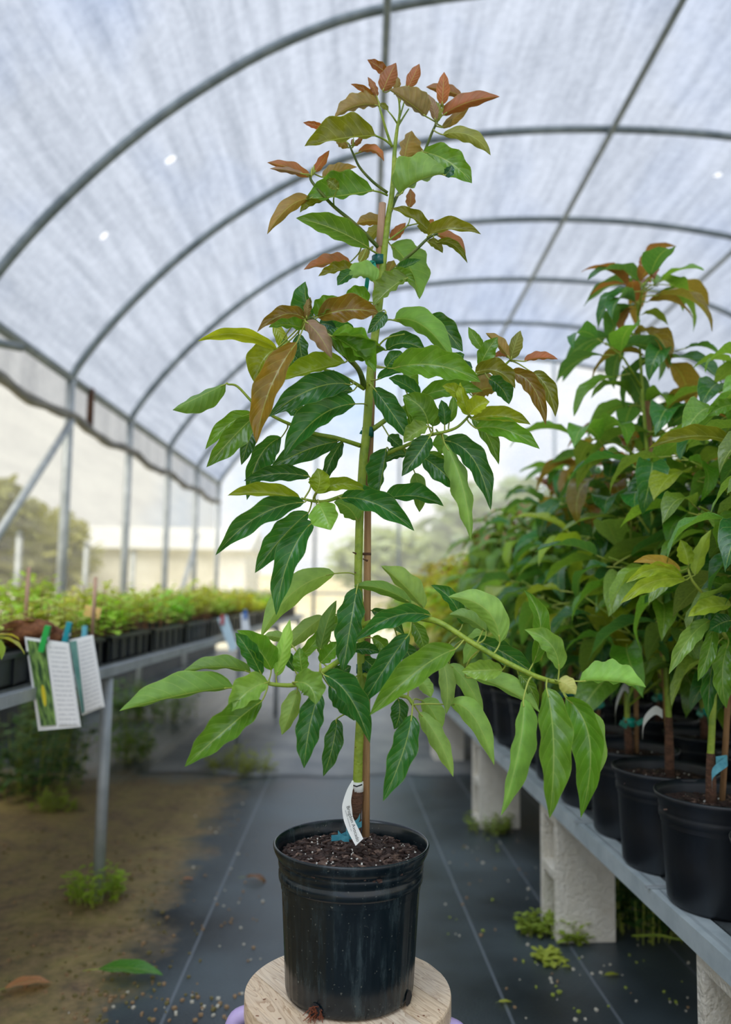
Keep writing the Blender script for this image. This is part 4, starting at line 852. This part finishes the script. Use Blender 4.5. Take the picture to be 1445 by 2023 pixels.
def far_tree(x, y, h, seed, label, group, col):
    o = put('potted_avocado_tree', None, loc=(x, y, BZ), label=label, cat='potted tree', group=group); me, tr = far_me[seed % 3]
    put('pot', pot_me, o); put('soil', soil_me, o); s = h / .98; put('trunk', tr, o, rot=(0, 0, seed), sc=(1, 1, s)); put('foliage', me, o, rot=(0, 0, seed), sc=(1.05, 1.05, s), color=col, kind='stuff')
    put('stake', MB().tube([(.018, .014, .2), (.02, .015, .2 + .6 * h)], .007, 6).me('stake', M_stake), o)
def hang_tag(o, p, cols, name='plant_tag'):
    b = MB(); pts = smooth_path([Vector(q) for q in p], 5); vs = []
    for q in pts: vs += [q + Vector((0, 0, .011)), q - Vector((0, 0, .011))]
    put(name, mesh(name, vs, [(2 * i, 2 * i + 1, 2 * i + 3, 2 * i + 2) for i in range(len(pts) - 1)], cols), o)
# near trees
p2 = at_z(1319, 1708, BZ); p1 = at_z(1418, 1786, BZ)
T2 = nursery_tree(p2[0], p2[1], 1.52, 101, 'tallest background avocado tree, red tip, in the second pot along the rail', None, 17, 6, .25, .14, True, (-.05, 0), None, (.28, .62))
T1 = nursery_tree(p1[0] + .003, p1[1], 1.20, 117, 'avocado tree with light green shoots in the foremost pot fully on the bench, right edge', None, 16, 6, .26, .26, True, (.10, 0), (126, 168, 60), (.3,))
T0 = nursery_tree(.80, 1.49, 1.06, 133, 'avocado tree in the pot cut off by the right frame edge', None, 12, 6, .22, .45, True, (.06, .1), (110, 150, 60), ())
near = [(.13, 2.38, 1.10, 'dark leaved avocado tree directly behind the tallest one along the rail'), (.13, 2.70, 1.10, 'avocado tree third behind the tallest one along the rail, above second block'), (.14, 3.02, 1.08, 'avocado tree with stake in the rail row, behind the hanging right branch'),
        (.45, 1.95, 1.10, 'avocado tree in the second row beside the foremost pots'), (.46, 2.28, 1.10, 'avocado tree in the second row just right of the tallest tree'), (.46, 2.62, 1.08, 'avocado tree in the second row behind the tallest tree'), (.46, 2.96, 1.08, 'avocado tree in the second row, left of the tallest tree top'),
        (.80, 2.25, 1.10, 'avocado tree in the third row at the right frame edge'), (.80, 2.7, 1.10, 'avocado tree in the third row behind the tallest tree')]
for i, (c, y, h, lab) in enumerate(near): hang_tag(nursery_tree(rx(y) + c, y, h, 200 + i * 7, lab, 'nearer potted trees on the right bench', 16, 7, .29, .14, True, (0, 0), None, (.12, .3)), [(-.01, -.015, .40 + .03 * (i % 3)), (-.03, -.03, .41 + .03 * (i % 3)), (-.055, -.04, .36 + .03 * (i % 3)), (-.06, -.045, .31)], M_white)
rnd = random.Random(12); k = 0; ORD = ['first', 'second', 'third', 'fourth', 'fifth', 'sixth', 'seventh', 'eighth', 'ninth', 'tenth', 'eleventh', 'twelfth', 'thirteenth', 'fourteenth', 'fifteenth', 'sixteenth', 'seventeenth', 'eighteenth', 'nineteenth', 'twentieth']
for c in (.14, .46, .80, 1.15):
    y = 3.36 if c < .5 else 3.15; ki, rown = {.14: (5, 'rail side'), .46: (4, 'second'), .80: (2, 'third'), 1.15: (0, 'rearmost')}[c]
    while y < (7.9 if c < .6 else 6.4):
        h = np.interp(y, [3, 4, 5.3, 6.5, 8], [1.08, .95, .82, .74, .68]) * rnd.uniform(.93, 1.06) * (1.0 if c < .3 else 1.04)
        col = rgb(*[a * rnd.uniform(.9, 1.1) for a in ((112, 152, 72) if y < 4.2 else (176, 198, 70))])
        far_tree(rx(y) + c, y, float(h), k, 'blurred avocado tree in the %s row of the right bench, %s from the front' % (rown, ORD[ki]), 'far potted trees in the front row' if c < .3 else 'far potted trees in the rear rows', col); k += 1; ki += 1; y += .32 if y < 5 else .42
# the pale young shoot of the foremost tree, reaching in front of the others
SH = [(1436, 1262, 22), (1416, 1220, 21), (1394, 1180, 20), (1368, 1146, 19), (1360, 1122, 19)]
o1 = Vector(T1.location); SHP = [T(*p) + TL - o1 for p in SH]
put('branch', MB().tube(smooth_path(SHP, 5), np.linspace(.0042, .0022, 21), 8).me('branch', M_petiole), T1)
SBP = np.array([tuple(q) for q in smooth_path([np.array(p, float) for p in SH], 5)]); rnd = random.Random(91)
for line in """1345 1128 1300 1110 1252 1111 5 12 18 15 S t
1348 1140 1296 1124 1237 1152 11 11 18 14 Y t
1356 1146 1288 1150 1226 1193 14 11 18 13 L t
1361 1116 1356 1092 1345 1066 15 12 18 18 Y t
1374 1136 1384 1094 1406 1046 12 11 19 20 L u
1452 1008 1440 1044 1418 1082 24 26 22 18 G t
1446 1196 1402 1200 1360 1218 10 17 17 14 L t
1450 1170 1430 1156 1406 1150 14 15 19 18 G t
1404 1226 1362 1262 1322 1332 15 15 18 14 P t
1410 1240 1400 1290 1379 1346 13 13 19 17 G t
1446 1226 1424 1232 1402 1246 16 16 18 16 D t
1448 874 1370 862 1282 886 6 19 20 14 O t
1450 800 1424 806 1396 824 10 14 24 22 G t
1440 1270 1428 1330 1436 1400 18 16 20 19 G t
1420 1270 1404 1340 1400 1420 15 15 24 22 D t""".splitlines():
    s = line.split(); spec = [float(a) for a in s[:10]] + [s[10], s[11]]; bs, vs, fs, mi, uv = leaf_mesh(spec, rnd, SBP)
    put('leaf', mesh('leaf', vs, fs, [M_leaf, M_petiole], True, mi, uv), T1, loc=bs + TL - o1, color=rgb(*((206, 164, 84) if s[10] == 'S' else (176, 196, 66) if s[10] in 'LY' else PAL[s[10]])))
# white and blue plant tags hanging on the nearest trunks
hang_tag(T2, [(-.01, -.015, .375), (-.035, -.03, .385), (-.065, -.04, .36), (-.072, -.045, .325)], M_white)
hang_tag(T1, [(-.005, -.016, .31), (.015, -.03, .315), (-.02, -.035, .29), (-.025, -.04, .26)], M_btape, 'blue_band')
# ================================================================ left bench with seedling trays
def lx(y): return -1.064 + 0.0465 * y
LA = -math.atan(0.0465); LZ = .84
lb = put('seedling_bench', None, loc=(lx(0), 0, 0), rot=(0, 0, LA), label='galvanised pipe bench with seedling trays along the left side', cat='bench')
put('front_rail', MB().box((-.02, 5.1, LZ - .022), (.036, 7.6, .034)).me('front_rail', M_steel, False), lb)
put('back_rail', MB().box((-1.25, 5.1, LZ - .03), (.04, 7.6, .05)).me('back_rail', M_steel, False), lb)
lslat = MB().box((0, 0, 0), (.03, 7.6, .006)).me('deck_slat', M_deck, False)
for x in np.arange(-1.2, -.05, .06): put('deck_slat', lslat, lb, loc=(x, 5.1, LZ - .003))
for y in (1.5, 3.06, 5.55, 7.2, 8.7):
    for x in (-.03, -1.25): put('leg', MB().tube([(x, y, 0), (x, y, LZ - .05)], .021, 10).me('leg', M_steel), lb)
    put('cross_bar', MB().tube([(-.03, y, LZ - .07), (-1.25, y, LZ - .07)], .016, 8).me('cross_bar', M_steel), lb)
M_tray = mat('black_tray', rgb(16, 22, 28), .42, (rgb(40, 48, 56), 8., .45, .75))
def tray_mesh():
    b = MB(); w_, d_, h_ = .46, .50, .10
    for s in (-1, 1):
        b.box((s * (w_ / 2 - .006), 0, h_ / 2), (.012, d_, h_)); b.box((0, s * (d_ / 2 - .006), h_ / 2), (w_, .012, h_))
        b.box((s * w_ / 2, 0, h_ - .008), (.03, d_ + .03, .012)); b.box((0, s * d_ / 2, h_ - .008), (w_ + .03, .03, .012))
        for k in range(5): b.box((s * w_ / 2, -.2 + .1 * k, .045), (.012, .012, .075))
    b.box((0, 0, .006), (w_, d_, .01)); return b.me('tray', M_tray, False)
tray_me = tray_mesh(); tsoil = mesh('soil', [(-.22, -.24, .085), (.22, -.24, .085), (.22, .24, .085), (-.22, .24, .085)], [(0, 1, 2, 3)], M_soil)
def seedlings(seed, n, hmax):
    r = random.Random(seed); b = MB()
    for i in range(n):
        x, y = r.uniform(-.21, .21), r.uniform(-.23, .23); h = r.uniform(.5, 1) * hmax; t = Vector((x + r.uniform(-.02, .02), y + r.uniform(-.02, .02), .085 + h)); s = Vector((x, y, .085))
        b.tube([s, t], [.0022, .0012], 4, 1, False)
        for k in range(7):
            u = .35 + .65 * k / 6; p = s.lerp(t, u); q = Matrix.Rotation(k * 2.4 + i, 3, 'Z') @ Matrix.Rotation(r.uniform(-.6, .2), 3, 'Y'); z = r.uniform(.035, .068)
            b.add([p + q @ Vector(a) * z for a in ((0, 0, 0), (.4, .3, .04), (.85, .2, .02), (1.1, 0, -.08), (.85, -.2, .02), (.4, -.3, .04))], [tuple(range(6))], 0)
    return b
M_pink = mat('reddish_stem', rgb(160, 110, 84), .6)
seed_me = [seedlings(300 + k, 54, hh).me('seedlings', [M_leaf_plain, M_pink]) for k, hh in enumerate((.18, .22, .15, .20))]
rnd = random.Random(31)
for row, xo in ((0, -.28), (1, -.80)):
    for i in range(13):
        y = 1.72 + i * .545
        o = put('seedling_tray', None, loc=(lx(y) + xo, y, LZ), rot=(0, 0, LA), cat='plant tray', label='black tray of green seedlings, %s row of left bench, %s from near end' % (('aisle', 'rear')[row], ORD[i]), group='aisle row of seedling trays' if row == 0 else 'rear row of seedling trays')
        put('tray', tray_me, o); put('soil', tsoil, o)
        put('seedlings', seed_me[rnd.randrange(4)], o, rot=(0, 0, rnd.choice((0, math.pi))), sc=(1, 1, rnd.uniform(.8, 1.1) * (1.0 if i < 9 else .9)), color=rgb(*[a * rnd.uniform(.9, 1.1) for a in ((204, 222, 76), (176, 208, 70), (214, 224, 100))[rnd.randrange(3)]]), kind='stuff')
# coir root ball, stakes, small plant at the frame edge
b = MB(); rnd = random.Random(9); vs = []; n = 24
for i in range(13):
    for j in range(n):
        th = math.pi * i / 12; a = 2 * math.pi * j / n; r_ = 1 + .12 * math.sin(3 * a + i) + rnd.uniform(-.06, .06); vs.append((.095 * r_ * math.sin(th) * math.cos(a), .075 * r_ * math.sin(th) * math.sin(a), .045 * r_ * math.cos(th)))
fs = [(i * n + j, (i + 1) * n + j, (i + 1) * n + (j + 1) % n, i * n + (j + 1) % n) for i in range(12) for j in range(n)]
M_coir = mat('coir', rgb(112, 66, 38), .95, (rgb(150, 98, 60), 70., .4, .7), (150., 1.))
p = at_y(62, 1234, 2.55); o = put('root_ball', mesh('root_ball', vs, fs, M_coir), loc=(p[0], p[1], LZ + .085 + .055), label='brown coir root ball lying on the tray edge, left frame side', cat='root ball')
for x, y, y2, Y_, lab in ((50, 1215, 1120, 2.75, 'thin pink wooden stick standing in the tray behind the root ball'), (182, 1250, 1140, 2.95, 'thin pale wooden stick in the tray behind the yellow tag')):
    a = at_y(x, y, Y_); put('plant_stick', MB().tube([(a[0], a[1], LZ + .087), (a[0] + .004, a[1], at_y(x, y2, Y_)[2])], [.008, .007], 8).me('plant_stick', M_stake_top), label=lab, cat='stick')
def edge_sprig():
    a = Vector(at_y(-6, 1262, 1.95)); o = put('seedling_sprig', None, loc=(a.x - .04, a.y, LZ + .09), label='yellow green leafy sprig poking in at the left frame edge', cat='plant'); c0 = Vector((a.x - .04, a.y, LZ + .09))
    put('stem', MB().tube([(0, 0, 0), (.015, 0, .05), (.03, 0, .09)], .0025, 6).me('stem', M_petiole), o)
    for (la, pt, s, c) in ((.1, -.5, .075, (180, 176, 50)), (-.6, -.9, .06, (150, 176, 50)), (.9, -.2, .06, (190, 170, 60)), (3.0, 0, .06, (150, 170, 60))):
        R = leaf_rot(la, pt, 0); put('leaf', GLM[2], o, loc=Vector((.03, 0, .085)) + R @ Vector((.2 * s, 0, 0)), rot=R.to_euler(), sc=s, color=rgb(*c))
edge_sprig()
# information cards pegged to the tray rim
def print_mat(name, kind):
    m = bpy.data.materials.new(name); m.use_nodes = True; t = m.node_tree; L = t.links.new; b_ = t.nodes['Principled BSDF']; uv = N(t, 'ShaderNodeUVMap'); sp = N(t, 'ShaderNodeSeparateXYZ'); L(uv.outputs[0], sp.inputs[0]); b_.inputs['Roughness'].default_value = .35
    if kind == 'photo':
        n = N(t, 'ShaderNodeTexNoise', i_Scale=5.5, i_Detail=3.); L(uv.outputs[0], n.inputs['Vector']); r = N(t, 'ShaderNodeValToRGB'); L(n.outputs['Fac'], r.inputs[0]); e = r.color_ramp.elements; e[0].position = .38; e[1].position = .66; e[0].color = rgb(34, 66, 36); e[1].color = rgb(140, 176, 84)
        g = N(t, 'ShaderNodeVectorMath', operation='DISTANCE'); L(uv.outputs[0], g.inputs[0]); g.inputs[1].default_value = (.45, .36, 0)
        L(mixc(t, math_n(t, 'LESS_THAN', g.outputs['Value'], .13), r.outputs[0], rgb(214, 196, 40)), b_.inputs['Base Color'])
    else:
        ln = math_n(t, 'LESS_THAN', math_n(t, 'FRACT', math_n(t, 'MULTIPLY', sp.outputs[1], 17.)), .42); n = N(t, 'ShaderNodeTexNoise', i_Scale=1., i_Detail=1.); mp = N(t, 'ShaderNodeMapping'); mp.inputs['Scale'].default_value = (22, 17, 1); L(uv.outputs[0], mp.inputs[0]); L(mp.outputs[0], n.inputs['Vector'])
        f_ = math_n(t, 'MULTIPLY', ln, math_n(t, 'GREATER_THAN', n.outputs['Fac'], .42)); f_ = math_n(t, 'MULTIPLY', f_, math_n(t, 'LESS_THAN', math_n(t, 'ABSOLUTE', math_n(t, 'SUBTRACT', sp.outputs[0], .5)), .42)); L(mixc(t, math_n(t, 'MULTIPLY', f_, .38), rgb(236, 234, 230), rgb(120, 122, 126)), b_.inputs['Base Color'])
    return m
M_photo = print_mat('fruit_photo', 'photo'); M_text = print_mat('printed_lines', 'text'); M_teal = mat('teal_print', rgb(90, 140, 130), .5, (rgb(130, 176, 160), 20., .4, .7))
def quad_card(name, parent, px4, Y_, m, dy=0.0):
    q = [Vector(at_y(x, y, Y_ + yy)) for (x, y), yy in zip(px4, (.0, 0, -.02, -.02))]; q = [a + Vector((0, dy, 0)) for a in q]; n_ = (q[1] - q[0]).cross(q[3] - q[0]).normalized() * .0012
    vs = q + [a - n_ for a in q]; return vs
def card(name, label, outer, panels, Y_, peg, pegm, peglab):
    vs = quad_card(name, None, outer, Y_, None); base = vs[0].copy(); o = put(name, mesh(name, [v - base for v in vs], [(0, 1, 2, 3)[::-1], (4, 5, 6, 7), (0, 1, 5, 4), (1, 2, 6, 5), (2, 3, 7, 6), (3, 0, 4, 7)], M_white, False), loc=base, label=label, cat='card')
    for nm, px4, m in panels:
        vs = quad_card(nm, o, px4, Y_, m, -.004)[:4]; put(nm, mesh(nm, [v - base for v in vs], [(0, 1, 2, 3)[::-1]], m, False, None, [(0, 1), (1, 1), (1, 0), (0, 0)]), o)
    (x, y), Yp = peg, Y_; a, c = Vector(at_y(x, y - 26, Yp)), Vector(at_y(x + 4, y + 26, Yp - .012)); po = put('clothes_peg', None, loc=a, label=peglab, cat='clothes peg', group='pegs holding the information cards')
    d = c - a; R = Matrix.Rotation(math.atan2(d.x, -d.z) * 1, 3, 'Y')
    for sy in (-1, 1): put('jaw', MB().box((d.x / 2, sy * .006 + d.y / 2, d.z / 2), (.016, .006, d.length), 0, R @ Matrix.Rotation(sy * .06, 3, 'X')).me('jaw', pegm, False), po)
    put('spring', MB().tube([(d.x / 2 - .011, d.y / 2, d.z / 2), (d.x / 2 + .011, d.y / 2, d.z / 2)], .0065, 8).me('spring', M_steel), po)
M_peg1 = mat('green_peg', rgb(30, 170, 70), .4); M_peg2 = mat('teal_peg', rgb(20, 150, 160), .4); M_peg3 = mat('light_blue_peg', rgb(110, 190, 206), .4)
card('info_card', 'large white information card with green fruit photo, pegged to the left tray', [(49, 1258), (136, 1270), (160, 1436), (76, 1444)], [('photo_print', [(54, 1264), (91, 1270), (112, 1432), (82, 1434)], M_photo), ('text_panel', [(94, 1271), (134, 1274), (157, 1432), (116, 1432)], M_text)], 2.42, (87, 1262), M_peg1, 'green clothes peg on the large fruit photo card')
card('info_card', 'narrower printed card with teal strip, right of the fruit photo card', [(136, 1264), (184, 1254), (207, 1396), (162, 1414)], [('teal_strip', [(138, 1268), (152, 1265), (168, 1406), (163, 1410)], M_teal), ('text_panel', [(154, 1266), (182, 1258), (204, 1394), (169, 1408)], M_text)], 2.56, (130, 1255), M_peg2, 'teal clothes peg between the two information cards')
a = Vector(at_y(168, 1238, 2.79)); po = put('clothes_peg', None, loc=a, label='light blue clothes peg at the top of the narrower card', cat='clothes peg', group='pegs holding the information cards')
for sy in (-1, 1): put('jaw', MB().box((0, sy * .006, -.035), (.015, .006, .075), 0, Matrix.Rotation(sy * .06, 3, 'X')).me('jaw', M_peg3, False), po)
put('spring', MB().tube([(-.011, 0, -.035), (.011, 0, -.035)], .0065, 8).me('spring', M_steel), po)
a = Vector(at_y(182, 1225, 3.06)); yt = put('plant_tag', None, loc=(a.x, a.y, LZ + .086), label='yellow plant tag on a short stick above the light blue peg', cat='plant tag'); hh = a.z - LZ - .086 + .03
put('tag_face', MB().box((0, 0, hh), (.062, .003, .042), 0, Matrix.Rotation(.2, 3, 'Y')).me('tag_face', mat('yellow_tag', rgb(246, 206, 128), .5), False), yt); put('tag_stick', MB().box((.004, .002, hh / 2), (.008, .003, hh)).me('tag_stick', mat('yellow_stick', rgb(220, 170, 30), .5), False), yt)
for px4, Y_, lab, c in (([(430, 1222), (449, 1215), (470, 1280), (455, 1288)], 4.75, 'pale blue card strip hanging from the far trays', rgb(196, 222, 234)), ([(476, 1212), (490, 1212), (494, 1246), (478, 1246)], 5.2, 'small white card with blue peg on the far trays', rgb(226, 230, 234))):
    vs = quad_card('hanging_card', None, px4, Y_, None); base = vs[0].copy(); o = put('hanging_card', mesh('hanging_card', [v - base for v in vs], [(0, 1, 2, 3)[::-1], (4, 5, 6, 7), (0, 1, 5, 4), (1, 2, 6, 5), (2, 3, 7, 6), (3, 0, 4, 7)], mat('far_card', c, .5), False), loc=base, label=lab, cat='card')
    put('peg', MB().box((.03, -.006, -.005), (.02, .018, .06)).me('peg', mat('far_peg', rgb(190, 90, 90) if Y_ < 5 else rgb(40, 110, 190), .5), False), o)
# ================================================================ weeds, fallen leaves and litter on the ground cloth
def weed(px_, py_, h, rad, n, col, label, seed, name='weed_clump', z=0.0):
    r = random.Random(seed); b = MB(); g = at_z(px_, py_, z)
    for i in range(n):
        a = r.uniform(0, 6.28); q = rad * math.sqrt(r.random()); s = Vector((q * math.cos(a), q * math.sin(a), 0)); t = s + Vector((math.cos(a) * rad * .3 * r.random(), math.sin(a) * rad * .3 * r.random(), h * r.uniform(.3, 1))); b.tube([s, t], [.0018, .001], 4, 1, False)
        for k in range(6):
            u = .3 + .7 * k / 5; p = s.lerp(t, u); m_ = Matrix.Rotation(k * 2.4 + i, 3, 'Z') @ Matrix.Rotation(r.uniform(-.5, .3), 3, 'Y'); zz = r.uniform(.016, .034) * (1 + 4 * max(0, h - .12))
            b.add([p + m_ @ Vector(c) * zz for c in ((0, 0, 0), (.4, .34, .04), (.85, .24, .02), (1.1, 0, -.05), (.85, -.24, .02), (.4, -.34, .04))], [tuple(range(6))], 0)
    o = put(name, None, loc=g, label=label, cat='weed'); put('shoots', b.me('shoots', [M_leaf_plain, M_petiole]), o, color=rgb(*col), kind='stuff')
weed(188, 1778, .13, .09, 40, (150, 180, 44), 'yellow green weed tuft at the foot of the left bench leg', 1)
weed(1130, 1849, .075, .075, 50, (140, 160, 40), 'mossy weeds along the foot of the second concrete block', 2)
weed(1058, 1846, .07, .045, 20, (140, 160, 44), 'weeds against the aisle side of the second concrete block', 22)
weed(1280, 1838, .24, .13, 70, (40, 92, 28), 'dark green weeds under the right bench beside the second block', 3)
weed(1335, 1800, .28, .25, 80, (38, 88, 28), 'dark green weeds deep under the right bench', 33)
weed(962, 1640, .09, .10, 34, (120, 140, 44), 'small weeds at the foot of the third concrete block', 4)
weed(1088, 1897, .025, .035, 12, (170, 180, 60), 'flat yellow green weed rosette on the aisle cloth', 5)
weed(60, 1560, .42, .28, 110, (50, 96, 44), 'bushy dark green weeds under the left bench at the frame edge', 6)
weed(100, 1490, .46, .17, 80, (54, 100, 46), 'tall dark weeds under the left bench behind the cards', 66)
weed(250, 1500, .30, .16, 60, (92, 130, 40), 'green weeds behind the left bench leg', 7)
weed(110, 1600, .10, .10, 34, (132, 152, 44), 'low olive weed tuft left of the bench leg', 8)
weed(470, 1524, .16, .20, 60, (140, 146, 50), 'yellowish weeds at the cloth seam below the left branch', 9)
weed(330, 1420, .30, .25, 60, (90, 130, 50), 'green weeds under the far part of the left bench', 10)
weed(255, 1420, .36, .2, 60, (72, 116, 44), 'green weeds beside the first bench leg, further back', 12)
vine = [at_z(x, y, .01) for x, y in ((1250, 1862), (1300, 1880), (1360, 1862), (1420, 1800))]
vo = put('vine', MB().tube(smooth_path([Vector(v) + Vector((0, 0, .02 + .03 * (i % 2))) for i, v in enumerate(vine)], 6), .004, 6).me('vine', M_stem), label='green vine stem trailing over the cloth under the right bench', cat='vine')
def ground_leaf(px_, py_, s, az, col, label, k=2, name='fallen_leaf', roll=0.0):
    g = at_z(px_, py_, .0); put(name, GLM[k], loc=(g[0], g[1], .022 * s / .15), rot=(roll, .0, az), sc=(s, s, s * .5), color=rgb(*col), label=label, cat='leaf')
ground_leaf(192, 1936, .20, -.08, (84, 150, 48), 'green fallen leaf lying on the cloth at the lower left')
ground_leaf(8, 1968, .14, .55, (226, 160, 118), 'dry orange brown fallen leaf at the lower left corner', 0)
ground_leaf(484, 1742, .12, -.1, (128, 74, 44), 'brown dead leaf on the cloth left of the pot', 4)
ground_leaf(360, 1741, .05, .3, (206, 130, 92), 'small orange leaf fragment beside the mud edge', 0)
ground_leaf(1195, 1932, .05, .2, (170, 176, 60), 'small yellow leaf near the lower right seam', 2)
ground_leaf(985, 1984, .04, .1, (188, 190, 70), 'tiny yellow leaf on the cloth right of the stool', 2)
ground_leaf(1110, 1916, .05, .3, (170, 180, 60), 'small yellow green leaf below the mossy block', 1)
rnd = random.Random(55); b = MB()
def bits(n, xr, yr, z, sz, mis):
    for i in range(n):
        g = at_z(rnd.uniform(*xr), rnd.uniform(*yr), 0); s = rnd.uniform(*sz); b.box((g[0], g[1], s * .3), (s, s * rnd.uniform(.5, 1), s * .6), rnd.choice(mis), Euler((0, 0, rnd.uniform(0, 3))).to_matrix())
bits(60, (1000, 1440), (1860, 2020), 0, (.003, .010), (0, 1, 2, 0)); bits(90, (200, 400), (1700, 1990), 0, (.003, .010), (1, 3, 3)); bits(160, (0, 330), (1640, 2020), 0, (.004, .012), (1, 3, 3)); bits(60, (120, 480), (1960, 2022), 0, (.004, .012), (0, 1, 1, 3)); bits(50, (380, 540), (1560, 1900), 0, (.004, .010), (0, 1)); bits(40, (880, 1060), (1640, 1850), 0, (.004, .01), (0, 1, 2))
put('ground_litter', b.me('ground_litter', [mat('litter_pale', rgb(196, 190, 172), .9), mat('litter_tan', rgb(150, 122, 88), .9), mat('litter_green', rgb(146, 160, 60), .9), mat('litter_olive', rgb(116, 106, 62), .9)], False), floor, kind='stuff')
g = at_y(1113, 1440, 2.68); yo = put('plant_tag', None, loc=(g[0] + .012, g[1], BZ + .212), label='narrow yellow plant tag standing in a pot behind the hanging right leaves', cat='plant tag')
put('tag_blade', MB().box((-.004, 0, .05), (.013, .002, .10), 0, Matrix.Rotation(-.12, 3, 'Y')).me('tag_blade', mat('yellow_blade', rgb(240, 196, 30), .45), False), yo); put('tag_point', MB().add([(-.005, -.001, .002), (.009, -.001, .002), (.002, 0, -.012)], [(0, 1, 2)]).me('tag_point', M_white, False), yo)
# roots and crumbs fallen from the pot onto the stool
b = MB(); rnd = random.Random(6)
for i in range(26):
    a = math.radians(rnd.uniform(-165, -20)); r_ = rnd.uniform(.118, .165); p = Vector((r_ * math.cos(a), r_ * math.sin(a), .4705)); d = Vector((rnd.uniform(-1, 1), rnd.uniform(-1, 1), 0)).normalized() * rnd.uniform(.002, .006); b.tube([p, p + d + Vector((0, 0, .001))], .0006, 4)
put('soil_crumbs', b.me('soil_crumbs', M_root), st, kind='stuff')
